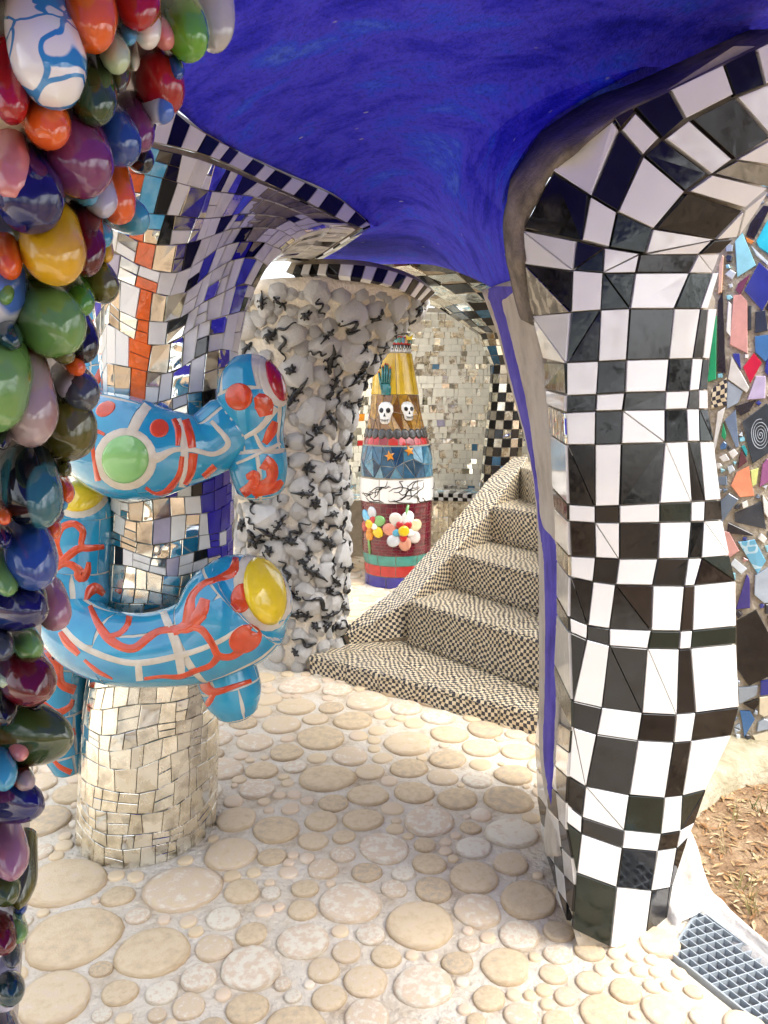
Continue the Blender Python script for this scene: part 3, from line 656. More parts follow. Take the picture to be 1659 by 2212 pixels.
while vv < 1.985:
    if vv < 1: step = rr.choice([.062, .078, .085, .05]) / NECK * (1.0 if vv < .5 else .95)
    else: step = rr.choice([.075, .095, .105])
    v1 = min(vv + step, 1.985)
    cutl = [-PI]
    while cutl[-1] < PI - .05:
        th = cutl[-1]; radn = max(.15, (mp_surf(wrap(th + .06), min(1.99, vv)) - mp_surf(th, min(1.99, vv))).length / .06) if vv > 1 else .23
        cutl.append(th + (rr.choice([.036, .046, .056, .065]) if vv < .62 else rr.choice([.04, .05, .06])) / radn)
    cutl[-1] = PI; jc = [0] + [rr.uniform(-.035, .035) for _ in cutl[1:-1]] + [0]
    wob = lambda t, q: q + (.012 * math.sin(2 * t + q * 9) + .006 * math.sin(5 * t + q * 23) if .02 < q < 1.97 else 0)
    for ci in range(len(cutl) - 1):
        ta, tb = cutl[ci], cutl[ci + 1]; ja, jb_ = jc[ci], jc[ci + 1]
        subs = [(0, 1)] if rr.random() < .72 else [(0, .5), (.5, 1)]
        for s0_, s1_ in subs:
            q0, q1 = lerp(vv, v1, s0_), lerp(vv, v1, s1_)
            crn = [(ta + ja * s0_, q0), (tb + jb_ * s0_, q0), (tb + jb_ * s1_, q1), (ta + ja * s1_, q1)]
            pts = [mp_surf(max(-PI, min(PI, t)), min(1.99, max(0, wob(t, q)))) for t, q in crn]
            c = sum(pts, V()) / 4
            out = c - V((interp(c.z, [q[0] for q in MPC], [q[1] for q in MPC]), 2.65, c.z + (.0 if vv < 1 else .9 * (vv - 1) ** 2))); out = out.normalized()
            if vv > 1.3: out = newell([p - c for p in pts]); out = out if out.z < 0 else -out
            px, py = proj(c)
            mat = M_MIR
            if c.z > 1.0:
                u = rr.random(); mat = M_MIR if u < .28 else M_MIRG if u < .46 else M_MIRW if u < .60 else M_GREYT if u < .82 else M_WHITE if u < .92 else M_BLK if u < .95 else M_LILAC if u < .985 else M_COB
                if py < 900 and 285 < px < 318: mat = M_ORANGE
                elif py < 480 and 318 < px < 345: mat = M_SKYB
                elif py < 520 and 345 < px < 380: mat = M_BLK
                elif py < 900 and 250 < px < 285: mat = rr.choice([M_COB, M_MIR, M_MIRC, M_WHITE, M_MIRG])
                elif px > 600 and rr.random() < .05: mat = M_COB
                elif 480 < px < 560 and 560 < py < 760 and rr.random() < .1: mat = M_COB
                if py < 760 and px > 400:
                    u = rr.random(); mat = M_GREYT if u < .5 else M_WHITE if u < .68 else M_MIR if u < .73 else M_MIRG if u < .80 else M_BLK if u < .91 else M_MIRC if u < .97 else M_COB
                if 440 < px < 500 and 1020 < py < 1200: mat = M_COB if rr.random() < .8 else mat
                if 355 < px < 440 and 1020 < py < 1200 and rr.random() < .3: mat = rr.choice([M_BLK, M_WHITE, M_WHITE])
            else: mat = M_MIRC if rr.random() < .85 else M_MIR
            tiles.append((pts, out, mat, facing(pts, out)))
    vv = v1; rowi += 1
lay_tiles(mpil, tiles, 'tile', 300, .003, .0012, .014)
# black and white trim along the vault
def trim(up, lo, parent, n, matf, name='trim_tile', thick=.012):
    us, ls = catmull(up, 12), catmull(lo, 12)
    U = [P(*q) for q in us]; L = [P(*q) for q in ls]
    ln = [0]
    for i in range(1, len(U)): ln.append(ln[-1] + (U[i] - U[i - 1]).length)
    def at(A, s): 
        k = interp(s * ln[-1], ln, list(range(len(A)))); i = min(int(k), len(A) - 2); return lerp(A[i], A[i + 1], k - i)
    cuts = [0]
    while cuts[-1] < 1: cuts.append(min(1, cuts[-1] + (1 / n) * R.uniform(.75, 1.3)))
    for i in range(len(cuts) - 1):
        a, b_ = cuts[i], cuts[i + 1]
        pts = [at(U, a), at(U, b_), at(L, b_), at(L, a)]
        v, f, uv = slab(pts, V((.6, -.8, -.5)), .006, .0015, low=.03); mk(name, v, f, matf(i), parent)
    rows = [[u_ + V((-.02, .03, .03)), u_ + V((0, .004, .004)), l_ + V((-.0, .006, 0)), l_ + V((-.04, .05, .02))] for u_, l_ in zip(U, L)]
    v, f = rings_mesh(rows); mk('trim_bed', v, f, M_GROUT_D, parent)
trim(UP, LO, mpil, 17, lambda i: (M_WHITE, M_BLACK)[i % 2])
trim([(800, 487, 3.46), (775, 507, 3.62), (735, 535, 3.85), (705, 552, 4.0), (680, 570, 4.2)], [(783, 495, 3.42), (745, 518, 3.62), (705, 545, 3.85), (672, 562, 4.0), (650, 580, 4.2)], mpil, 8, lambda i: (M_BLACK, M_WHITE)[i % 2])

# ---- blue ceramic limbs
M_LBLUE = glaze('turquoise_glaze', (0.028, 0.30, 0.46), rough=.05, c2=(0.014, .21, .40), scale=9, bump=.05)
M_RED = glaze('orange_red_glaze', (0.62, 0.062, 0.012), rough=.12, var=.12, bump=.05, scale=30)
M_YEL = glaze('yellow_glaze', (0.80, 0.58, 0.02), rough=.06, var=.1); M_GRN = glaze('apple_green_glaze', (0.22, 0.48, 0.16), rough=.06, var=.08)
M_CRIM = glaze('crimson_glaze', (0.42, 0.012, 0.02), rough=.06)
def limb(name, path, label, panels=True, capk=.55, ns=5, nphi=4, seed=1):
    s = catmull(path, 6); cs = [P(q[0], q[1], q[2]) for q in s]; rs_ = [q[3] * axial(c) / F for q, c in zip(s, cs)]
    t0 = (cs[0] - cs[1]).normalized(); t1 = (cs[-1] - cs[-2]).normalized()
    c2, r2 = [], []
    for a in (1.5, 1.25, .95, .6, .3): c2.append(cs[0] + t0 * rs_[0] * capk * math.sin(a)); r2.append(rs_[0] * math.cos(a))
    c2 += cs; r2 += rs_
    for a in (.3, .6, .95, 1.25, 1.5): c2.append(cs[-1] + t1 * rs_[-1] * capk * math.sin(a)); r2.append(rs_[-1] * math.cos(a))
    n = len(c2); fr = []; up = V((.2, -.5, .84))
    for i in range(n):
        t = (c2[min(i + 1, n - 1)] - c2[max(i - 1, 0)]).normalized(); a = t.cross(up).normalized(); b_ = a.cross(t); up = b_; fr.append((a, b_))
    def surf(k, ph, off=0):
        k = max(0, min(n - 1.001, k)); i = int(k); t = k - i
        def e(i): return c2[i] + (fr[i][0] * math.cos(ph) + fr[i][1] * math.sin(ph)) * (r2[i] + off)
        return lerp(e(i), e(i + 1), t)
    e0 = empty(name, (cs[0].x, cs[0].y, min(c.z for c in cs)), label, 'ceramic limb', 'blue ceramic limbs wrapped round the mirror pillar')
    rows = [[surf(i, 2 * PI * j / 32) for j in range(32)] for i in np.linspace(0, n - 1.001, 3 * n)]
    v, f = rings_mesh(rows); body = mk('grout_body', v, f, M_CREAM, e0, True)
    rr = random.Random(seed); rows = [[surf(i, 2 * PI * j / 32, .0026) for j in range(32)] for i in np.linspace(0, n - 1.001, 3 * n)]
    v, f = rings_mesh(rows); bv = BVHTree.FromPolygons(v, f)
    if panels:
        cuts = list(np.linspace(2.0, n - 3.2, ns + 1))
        for si in range(ns):
            ph0 = rr.uniform(0, 6.28); sh = [rr.uniform(.7, 1.3) for _ in range(nphi)]; tot = sum(sh); a = ph0
            for pj in range(nphi):
                b2 = a + sh[pj] / tot * 2 * PI; Lm = max(.02, (c2[min(n - 1, int(cuts[si]) + 1)] - c2[int(cuts[si])]).length)
                g1 = rr.choice([.0022, .003, .008]); g2 = rr.choice([.0022, .003, .008]); rmid = max(.03, r2[int(cuts[si])])
                k0 = cuts[si] + g1 / Lm; k1 = cuts[si + 1] - g2 / Lm; p0 = a + g1 / rmid; p1 = b2 - g2 / rmid
                sk = rr.uniform(-.35, .35); m_ = 7
                v = []; f = []; K = m_ + 1
                pt = lambda x, y, o: surf(lerp(k0, k1, x) + sk * math.sin(y * 3.14), lerp(p0, p1, y) + sk * .25 * math.sin(x * 3.14), o)
                for i in range(K):
                    for j in range(K): v.append(pt(i / m_, j / m_, .0025))
                for i in range(m_):
                    for j in range(m_): q = i * K + j; f.append([q, q + 1, q + K + 1, q + K])
                rim = [(i / m_, 0) for i in range(m_)] + [(1, j / m_) for j in range(m_)] + [(1 - i / m_, 1) for i in range(m_)] + [(0, 1 - j / m_) for j in range(m_)]
                n0 = len(v); nr_ = len(rim); v += [pt(x, y, .0025) for x, y in rim] + [pt(x, y, -.002) for x, y in rim]
                for i in range(nr_): f.append([n0 + i, n0 + (i + 1) % nr_, n0 + nr_ + (i + 1) % nr_, n0 + nr_ + i])
                mk('glazed_panel', v, f, M_LBLUE, e0, True)
                a = b2
    return e0, bv
def spots(e0, bv, L):
    for cx, cy, rx, ry, rot, mat, off, dome in L:
        r_ = paint_ellipse(bv, cx, cy, rx, ry, rot, off, dome)
        if r_: mk('glazed_disc' if mat is not M_CREAM else 'grout_ring', r_[0], r_[1], mat, e0, True)
def strips(e0, bv, L, mat=None, name='glazed_squiggle', off=.0015):
    for pts in L:
        pts = [(x, y, w * 1.4 if w < 18 else w * 1.15) for x, y, w in pts]
        r_ = paint_strip(bv, pts, off)
        if r_: mk(name, r_[0], r_[1], mat or M_RED, e0, True)
d2 = lambda L: [(x * .3307, 658.4 + y * .3307, w * .3307) for x, y, w in L]
d3 = lambda L: [(x * .4049, 1316.6 + y * .4049, w * .4049) for x, y, w in L]
d4 = lambda L: [(493.7 + x * .43, 493.7 + y * .43, w * .43) for x, y, w in L]
# lower ring
A, bA = limb('ceramic_limb', [(150, 1230, 2.78, 52), (140, 1300, 2.56, 66), (175, 1365, 2.40, 74), (250, 1400, 2.31, 78), (340, 1402, 2.27, 80), (430, 1382, 2.26, 94), (495, 1335, 2.27, 118), (538, 1295, 2.28, 112), (562, 1277, 2.27, 88)], 'lower blue limb curling round the front of the pillar to a yellow disc', ns=5, nphi=4, seed=3)
spots(A, bA, [(566, 1277, 60, 90, -.25, M_CREAM, .0012, 0), (572, 1276, 45, 76, -.22, M_YEL, .003, .012), (522, 1292, 24, 33, .2, M_RED, .0022, 0), (530, 1380, 38, 30, -.5, M_RED, .0022, 0)])
strips(A, bA, [d3([(480, -20, 20), (520, 70, 30), (575, 150, 38), (650, 200, 34), (720, 205, 34), (790, 150, 34), (850, 115, 28), (930, 105, 32), (1010, 95, 50), (1080, 20, 60)]), d3([(570, 145, 20), (640, 125, 22), (680, 80, 24), (690, 35, 26)]),
  d3([(990, 90, 30), (1070, 105, 30), (1130, 180, 30), (1165, 245, 30), (1240, 250, 28), (1300, 190, 60), (1335, 110, 90)]), d3([(1165, 250, 30), (1120, 300, 24), (1050, 325, 22), (960, 358, 22), (860, 358, 14), (770, 370, 14)]), d3([(320, 120, 20), (360, 180, 34), (420, 240, 24)]), d3([(450, 270, 12), (520, 330, 18), (600, 370, 8)]),
  d2([(1540, 1650, 30), (1520, 1740, 60), (1420, 1790, 30), (1330, 1820, 30), (1260, 1890, 34), (1240, 1960, 60), (1220, 2080, 60)]), d2([(1340, 1920, 60), (1310, 2010, 80), (1240, 2080, 70), (1130, 2140, 40)])])
strips(A, bA, [d3([(870, 10, 30), (910, 110, 34), (950, 220, 38), (970, 360, 30)]), d3([(330, 90, 20), (430, 190, 26), (600, 265, 24), (750, 285, 26), (960, 245, 24), (1150, 180, 20), (1300, 90, 18)]), d3([(735, 270, 26), (745, 380, 30)])], M_CREAM, 'grout_band', .0012)
A2, bA2 = limb('ceramic_limb', [(470, 1400, 2.36, 58), (490, 1455, 2.33, 64), (505, 1505, 2.32, 60), (512, 1530, 2.32, 46)], 'short blue stub hanging below the yellow disc', ns=2, nphi=4, seed=5)
strips(A2, bA2, [d3([(1085, 370, 40), (1100, 420, 50), (1150, 440, 30), (1250, 410, 20), (1340, 380, 16)]), d3([(1140, 450, 22), (1110, 500, 24), (1090, 520, 10)]), d3([(1100, 560, 20), (1160, 610, 26), (1280, 590, 14)])])
# upper belt
B, bB = limb('ceramic_limb', [(185, 890, 2.62, 66), (205, 935, 2.46, 92), (262, 965, 2.33, 110), (325, 975, 2.29, 104), (390, 972, 2.30, 82), (445, 962, 2.33, 68), (500, 925, 2.36, 72)], 'upper blue limb with a green disc across the front of the mirror pillar', ns=4, nphi=4, seed=9)
spots(B, bB, [(271, 992, 68, 68, .5, M_CREAM, .0012, 0), (271, 992, 51, 53, .5, M_GRN, .003, .006), (344, 925, 21, 20, 0, M_RED, .0022, 0), (228, 883, 23, 15, -.5, M_RED, .0022, 0)])
strips(B, bB, [d2([(1135, 745, 26), (1165, 820, 34), (1160, 920, 20)]), d2([(1210, 750, 40), (1240, 850, 44), (1255, 935, 40)]), d2([(1265, 970, 44), (1245, 1100, 40), (1190, 1210, 20)]), d2([(1190, 990, 24), (1170, 1110, 28), (1100, 1210, 34), (1020, 1235, 16), (950, 1195, 14)]), d2([(575, 838, 18), (630, 825, 20), (685, 848, 14)]), d2([(600, 870, 22), (612, 1000, 18), (640, 1150, 30)]), d2([(1330, 1125, 30), (1405, 1055, 36)])])
strips(B, bB, [d2([(965, 655, 44), (905, 740, 50), (850, 850, 50)]), d2([(1165, 745, 28), (1195, 850, 34), (1205, 1000, 36), (1190, 1230, 40)]), d2([(930, 960, 70), (1020, 1000, 60), (1130, 950, 26), (1250, 945, 24), (1400, 975, 24), (1490, 900, 28), (1380, 760, 20)])], M_CREAM, 'grout_band', .0012)
C_, bC = limb('ceramic_limb', [(540, 797, 2.38, 48), (541, 828, 2.36, 68), (546, 880, 2.35, 72), (555, 945, 2.36, 56), (558, 1000, 2.36, 62), (562, 1050, 2.37, 52)], 'upright blue limb with a crimson disc in front of the white stone pillar', ns=3, nphi=4, seed=12)
spots(C_, bC, [(592, 822, 30, 60, -.32, M_CREAM, .0012, 0), (598, 818, 20, 52, -.32, M_CRIM, .003, .006), (516, 857, 30, 30, 0, M_RED, .0022, 0)])
strips(C_, bC, [d4([(140, 840, 30), (175, 880, 90), (190, 940, 60)]), d4([(235, 970, 24), (215, 1020, 40), (180, 1080, 24)]), d4([(175, 1170, 70), (215, 1200, 60), (215, 1260, 50), (165, 1300, 50), (110, 1340, 60)]), d4([(90, 1250, 20), (130, 1240, 40), (120, 1290, 40), (70, 1330, 50)]), d4([(150, 1320, 40), (230, 1300, 40), (270, 1270, 20)])])
strips(C_, bC, [d4([(0, 1110, 14), (80, 1050, 16), (160, 1000, 22), (240, 900, 26)]), d4([(130, 1030, 12), (180, 1110, 18), (260, 1080, 14)]), d4([(40, 1180, 10), (110, 1150, 12), (180, 1115, 12)])], M_CREAM, 'grout_band', .0012)
D_, bD = limb('ceramic_limb', [(180, 1068, 2.50, 52), (176, 1100, 2.50, 64), (172, 1170, 2.5, 68), (168, 1240, 2.5, 68), (172, 1300, 2.48, 66)], 'blue limb with a yellow disc at its top behind the glossy lobes', ns=3, nphi=4, seed=15)
spots(D_, bD, [(178, 1072, 62, 46, -.35, M_CREAM, .0012, 0), (176, 1064, 54, 40, -.35, M_YEL, .003, .008)])
strips(D_, bD, [d2([(390, 1650, 40), (370, 1560, 30), (400, 1460, 34), (480, 1430, 34), (540, 1480, 36), (530, 1560, 30), (560, 1590, 36), (680, 1580, 24)]), d2([(340, 1700, 24), (420, 1660, 40), (500, 1600, 40), (560, 1590, 24)]), d2([(360, 1830, 40), (340, 1750, 36), (420, 1690, 34), (500, 1720, 40), (530, 1770, 80), (570, 1740, 40), (580, 1680, 20)]), d2([(560, 1930, 20), (590, 1870, 50), (630, 1850, 60), (680, 1890, 30)])])
E_, bE = limb('ceramic_limb', [(150, 1390, 2.62, 55), (132, 1450, 2.60, 56), (128, 1530, 2.60, 54), (138, 1610, 2.60, 46), (150, 1655, 2.60, 34)], 'blue limb hanging to the floor side behind the glossy lobes', ns=4, nphi=4, seed=18)
strips(E_, bE, [d3([(200, 280, 60), (290, 230, 90), (310, 330, 50), (330, 400, 36), (400, 430, 40)]), d3([(230, 500, 20), (300, 550, 30), (370, 520, 24), (390, 480, 14)]), d3([(350, 660, 20), (400, 650, 30)]), d3([(270, 790, 10), (320, 840, 20), (380, 870, 24)])])
F_, bF = limb('ceramic_limb', [(216, 680, 2.80, 42), (216, 720, 2.80, 50), (218, 780, 2.80, 52), (222, 830, 2.76, 52), (218, 890, 2.66, 58)], 'blue limb standing up the far side of the pillar beside the green disc', ns=3, nphi=4, seed=22)
strips(F_, bF, [d2([(660, 70, 30), (610, 150, 60), (600, 240, 30), (660, 290, 60), (740, 330, 70), (800, 300, 40)]), d2([(760, 360, 80), (700, 400, 70), (640, 480, 40), (600, 560, 24)])])

# ================================================================== WHITE STONE PILLAR
SPR = [  # z, centre px-derived x, y, radius
 (0.0, -.49, 4.48, .22), (0.25, -.50, 4.48, .255), (0.6, -.53, 4.48, .30), (1.0, -.55, 4.48, .32), (1.35, -.54, 4.48, .32), (1.6, -.50, 4.48, .345), (1.82, -.43, 4.48, .41), (1.98, -.36, 4.48, .48), (2.10, -.31, 4.46, .57)]
def sp(z, i): return interp(z, [q[0] for q in SPR], [q[i] for q in SPR])
def sp_surf(th, z, off=0):
    r = sp(z, 3) + off; return V((sp(z, 1) + r * math.cos(th), sp(z, 2) + r * math.sin(th), z))
spil = empty('stone_pillar', (-.55, 4.48, 0), 'pillar of white boulders crawling with black ceramic lizards and snakes', 'pillar')
M_ROCK = rough_mat('white_rock', [(0.16, (0.70, 0.62, 0.50)), (0.30, (0.86, 0.83, 0.77)), (0.55, (0.92, 0.91, 0.88))], scale=9, rough=.8, bump=.02, bscale=26, rnd=.25)
M_RMORT = rough_mat('rock_mortar', [(0.3, (0.66, 0.58, 0.46)), (0.7, (0.82, 0.76, 0.66))], scale=10, bump=.01, bscale=60)
rows = [[sp_surf(t, z, .004) for t in np.linspace(-PI, PI, 41)[:-1]] for z in np.linspace(0, 2.14, 40)]
v, f = rings_mesh(rows); mk('core', v, f, M_RMORT, spil, True)
import bmesh
RKM = []
for i in range(10):
    bm = bmesh.new(); bmesh.ops.create_icosphere(bm, subdivisions=2, radius=1)
    rr = random.Random(i + 50); o = V((rr.uniform(0, 99), rr.uniform(0, 99), rr.uniform(0, 99)))
    pl = [(V((rr.gauss(0, 1), rr.gauss(0, 1), rr.gauss(0, 1))).normalized(), rr.uniform(.6, .92)) for _ in range(9)]
    for vt in bm.verts:
        p = vt.co.copy()
        for n_, d_ in pl:
            e_ = p.dot(n_) - d_
            if e_ > 0: p -= n_ * e_ * .85
        vt.co = p * (1 + .2 * noise.noise(p * 2.0 + o) + .10 * noise.noise(p * 4.5 + o))
    me = bpy.data.meshes.new('boulder'); bm.to_mesh(me); bm.free(); me.materials.append(M_ROCK)
    me.polygons.foreach_set('use_smooth', [i % 4 == 0] * len(me.polygons)); RKM.append(me)
rr = random.Random(31); RK = []
def rock_try(th, z, s):
    p = sp_surf(th, z)
    for q, r_ in RK:
        if (p - q).length < (s + r_) * .70: return
    RK.append((p, s))
for s0, s1, n in ((.08, .11, 40), (.06, .085, 500), (.045, .06, 900), (.03, .045, 2500), (.02, .03, 2500)):
    for _ in range(n):
        if len(RK) >= 300: break
        th = rr.uniform(-PI + .05, .4); z = 2.08 * rr.random() ** .85
        rock_try(th, z, rr.uniform(s0, s1))
RBV_v, RBV_f = [], []
for i, (p, s) in enumerate(RK):
    me = RKM[i % 10]; th = math.atan2(p.y - sp(p.z, 2), p.x - sp(p.z, 1)); nrm = V((math.cos(th), math.sin(th), 0))
    q = nrm.to_track_quat('Z', 'Y').to_matrix().to_4x4() @ Matrix.Rotation(rr.uniform(0, 6.28), 4, 'Z')
    sx, sy = rr.uniform(.9, 1.2), rr.uniform(.85, 1.1)
    o = inst('boulder', me, spil, p + nrm * s * .05, q.to_euler(), (s * sx, s * sy, s * .62))
    mw = Matrix.Translation(p + nrm * s * .05) @ q @ Matrix.Diagonal((s * sx, s * sy, s * .62, 1))
    n0 = len(RBV_v); RBV_v += [mw @ vt.co for vt in me.vertices]; RBV_f += [[a + n0 for a in pg.vertices] for pg in me.polygons]
n0 = len(RBV_v); RBV_v += v; RBV_f += [[a + n0 for a in q] for q in f]
RKB = BVHTree.FromPolygons(RBV_v, RBV_f)
M_CRIT = glaze('black_critter_glaze', (0.004, 0.004, 0.005), rough=.22, bump=.06, scale=40, coat=.15)
def on_rock(th, z):
    c = V((sp(z, 1), sp(z, 2), z)); d = V((math.cos(th), math.sin(th), 0))
    h = RKB.ray_cast(c + d * .9, -d); return (h[0] + d * .009) if h[0] else sp_surf(th, z, .02)
def critter(kind, th, z, ang, L):
    """polylines in a flat (a, b) plane laid on the stones"""
    ca, sa = math.cos(ang), math.sin(ang); r0 = sp(z, 3)
    lines = []
    if kind == 'lizard':
        bend = rr.uniform(-1, 1)
        body = [(t, .12 * bend * math.sin(t * 3)) for t in np.linspace(-1, 1, 11)]; lines.append((body, [.012, .03, .05, .075, .10, .12, .12, .09, .075, .10, .04], 1))
        for s_ in (-.1, .45):
            for e in (-1, 1): lines.append(([(s_, 0), (s_ + .12, e * .22), (s_ - .04, e * .36), (s_ + .08, e * .46)], [.05, .04, .035, .02], 1))
    elif kind == 'snake':
        ph = rr.uniform(0, 6); w = rr.uniform(.18, .34); fr_ = rr.uniform(4, 6.5)
        lines.append(([(t, w * math.sin(t * fr_ + ph)) for t in np.linspace(-1, 1, 15)], [.03 + .055 * math.sin(math.pi * min(1, i / 11)) for i in range(15)], 1))
    elif kind == 'loop':
        a0 = rr.uniform(0, 6)
        lines.append(([(.55 * math.cos(a0 + t) - .2 * t / 3, .4 * math.sin(a0 + t)) for t in np.linspace(0, 7.4, 18)], [.06] * 17 + [.03], 1))
    else:
        n_ = rr.choice([5, 6, 6]); a0 = rr.uniform(0, 6)
        for i in range(n_):
            a_ = a0 + i * 2 * PI / n_ + rr.uniform(-.25, .25); l_ = rr.uniform(.6, 1)
            lines.append(([(0, 0), (l_ * .5 * math.cos(a_), l_ * .5 * math.sin(a_)), (l_ * math.cos(a_ + .25), l_ * math.sin(a_ + .25))], [.2, .13, .05], 1))
    V_, F_ = [], []
    for pts, rad_, _ in lines:
        W = []
        for a, b_ in pts:
            x = (a * ca - b_ * sa) * L; y = (a * sa + b_ * ca) * L
            W.append(on_rock(th + x / r0, min(2.1, max(.04, z + y))))
        if max((W[i] - W[i - 1]).length for i in range(1, len(W))) > .09: 
            # keep limbs from diving into gaps
            for i in range(1, len(W)):
                c = V((sp(W[i].z, 1), sp(W[i].z, 2), W[i].z)); d = (W[i] - c); rp = (W[i - 1] - V((sp(W[i - 1].z, 1), sp(W[i - 1].z, 2), W[i - 1].z))).length
                if d.length < rp - .03: W[i] = c + d.normalized() * (rp - .025)
        v_, f_ = tube(W, [max(.004, r__ * L * 1.9) for r__ in rad_], 6); n1 = len(V_); V_ += v_; F_ += [[q + n1 for q in g] for g in f_]
    return V_, F_
CR = []
for _ in range(2600):
    if len(CR) >= 120: break
    th = rr.uniform(-PI * .98, .15); z = rr.uniform(.12, 2.04); th = lerp(th, -.75, .28 if z < 1.5 else 0)
    L = rr.choice([.04, .05, .055, .065, .08])
    if all(abs((th - a) * .3) + abs(z - b_) > (L + l_) * .8 for a, b_, l_ in CR): CR.append((th, z, L))
for th, z, L in CR:
    kd = rr.choice(['lizard', 'lizard', 'lizard', 'snake', 'snake', 'starfish', 'starfish'] if L > .045 else ['snake', 'starfish', 'lizard'])
    if kd == 'starfish': L *= .8
    v, f = critter(kd, th, z, rr.uniform(0, 6.28), L)
    mk({'loop': 'snake'}.get(kd, kd), v, f, M_CRIT, spil, True)
# trim over the stone pillar
trim([(640, 572, 4.0), (720, 571, 3.9), (800, 576, 3.9), (860, 590, 3.98), (905, 608, 4.1), (940, 632, 4.3)], [(632, 594, 3.98), (715, 596, 3.87), (790, 605, 3.87), (845, 619, 3.95), (885, 638, 4.07), (912, 656, 4.27)], spil, 17, lambda i: (M_BLACK, M_WHITE, M_BLACK)[(i % 2)])

# ================================================================== STAIRCASE
c5 = lambda x, y: (493.7 + x * .43, 1042.3 + y * .43)
TZ_ = [.105, .37, .595, .835, 1.055]      # tread heights
RB_L = [(670, 1455), c5(905, 815), c5(1125, 535), c5(1320, 300), c5(1460, 80)]       # riser foot, left end (pixels)
RB_R = [(1158, 1588), c5(1555, 1045), c5(1560, 665), c5(1550, 350), c5(1545, 115)]
st = empty('staircase', (.9, 4.0, 0), 'winding stair faced with small black and cream checker tiles', 'staircase')
FT = []
for i in range(5):
    z0 = 0 if i == 0 else TZ_[i - 1]
    a, b_ = PZ(*RB_L[i], z0), PZ(*RB_R[i], z0); FT.append((a, b_ + (b_ - a).normalized() * (.34, .5, .7, .8, .8)[i]))
FT.append((FT[4][0] + V((.12, .45, .22)), FT[4][1] + V((.25, .6, .22))))
M_RGROUT = rough_mat('brown_grout', [(0.3, (0.28, 0.20, 0.12)), (0.7, (0.50, 0.40, 0.27))], scale=25, bump=.002)
def face_tiles(a, b_, c, d, n, m_, out, parent, name):
    """a-b lower edge, d-c upper edge"""
    cu = [0] + sorted((i + R.uniform(-.18, .18)) / n for i in range(1, n)) + [1]
    for i in range(n):
        for j in range(m_):
            q = lambda s, t: lerp(lerp(a, b_, s), lerp(d, c, s), t)
            pts = [q(cu[i], j / m_), q(cu[i + 1], j / m_), q(cu[i + 1], (j + 1) / m_), q(cu[i], (j + 1) / m_)]
            v, f, uv = slab(pts, out, .004, .0012, .001); mk(name, v, f, M_CHECK, parent, uvs=uv)
for i in range(5):
    a, b_ = FT[i]; h = V((0, 0, TZ_[i] - (0 if i == 0 else TZ_[i - 1])))
    e = (b_ - a).normalized(); nrm = V((e.y, -e.x, 0)); nrm = nrm if nrm.y < 0 else -nrm
    a2, b2 = FT[i + 1]; a2 = V((a2.x, a2.y, TZ_[i])); b2 = V((b2.x, b2.y, TZ_[i]))
    lo = V((0, 0, -.02 if i else -.1))
    # solid step body, a little behind the tiles
    ai, bi = a + e * .0, b_
    vv = [ai + lo, bi + lo, bi + h - V((0, 0, .004)), ai + h - V((0, 0, .004)), a2 + V((0, .05, -.004)), b2 + V((0, .05, -.004))]
    body = mk('step_body', [p - nrm * .004 if k < 4 else p for k, p in enumerate(vv)], [[0, 1, 2, 3], [3, 2, 5, 4]], M_RGROUT, st)
    if i < 4:
        n = 7 if i == 0 else 6
        skirt = V((0, 0, .035)) if i else V((0, 0, 0))
        if i:
            face_tiles(a, b_, b_ + V((0, 0, .035)) + nrm * .012, a + V((0, 0, .035)) + nrm * .012, n, 1, nrm, st, 'skirt_tile')
        face_tiles(a + skirt + nrm * .002, b_ + skirt + nrm * .002, b_ + h + nrm * .004 - V((0, 0, .018)), a + h + nrm * .004 - V((0, 0, .018)), n, 1, nrm, st, 'riser_tile')
        face_tiles(a + h + nrm * .006 - V((0, 0, .018)), b_ + h + nrm * .006 - V((0, 0, .018)), b_ + h + nrm * .002, a + h + nrm * .002, n, 1, nrm, st, 'nosing_tile')
        if i == 0: A0, B0 = a + h, b_ + h; face_tiles(A0 + V((-.0, 0, 0)), B0, b2, V((a2.x - .0, a2.y, TZ_[0])), 7, 2, V((0, 0, 1)), st, 'tread_tile')
        else: face_tiles(a + h, b_ + h, b2, a2, 6, 2, V((0, 0, 1)), st, 'tread_tile')
    else:
        face_tiles(a, b_, b_ + h, a + h, 6, 1, nrm, st, 'riser_tile'); face_tiles(a + h, b_ + h, b2, a2, 5, 2, V((0, 0, 1)), st, 'tread_tile')
# left parapet: inner wall, sloped coping, outer wall
inn = [PZ(730, 1393, .105), P(741, 1372, 4.5)]
IN_ = [P(*c5(605, 775), 4.42), P(*c5(740, 700), 4.45), P(*c5(905, 600), 4.47), P(*c5(1130, 350), 4.75), P(*c5(1310, 145), 5.05), P(*c5(1455, -60), 5.40), P(1140, 985, 5.6)]
OUT_ = [P(*c5(555, 760), 4.46), P(*c5(690, 650), 4.58), P(*c5(830, 545), 4.72), P(*c5(1030, 320), 4.95), P(*c5(1190, 130), 5.2), P(*c5(1310, -20), 5.5), P(1108, 990, 5.72)]
for i in range(6):
    face_tiles(OUT_[i], IN_[i], IN_[i + 1], OUT_[i + 1], 2, 2, V((0, -.3, 1)), st, 'coping_tile')
FOOT = [V((IN_[0].x, IN_[0].y, .1))] + [V((p.x, p.y, max(.1, interp(p.y, [4.39, 4.66, 5.02, 5.4], [.105, .37, .595, .835]) - .05))) for p in IN_[1:]]
a_, c_ = FT[0][0] + V((0, 0, TZ_[0])), V((FT[1][0].x, FT[1][0].y, TZ_[0]))
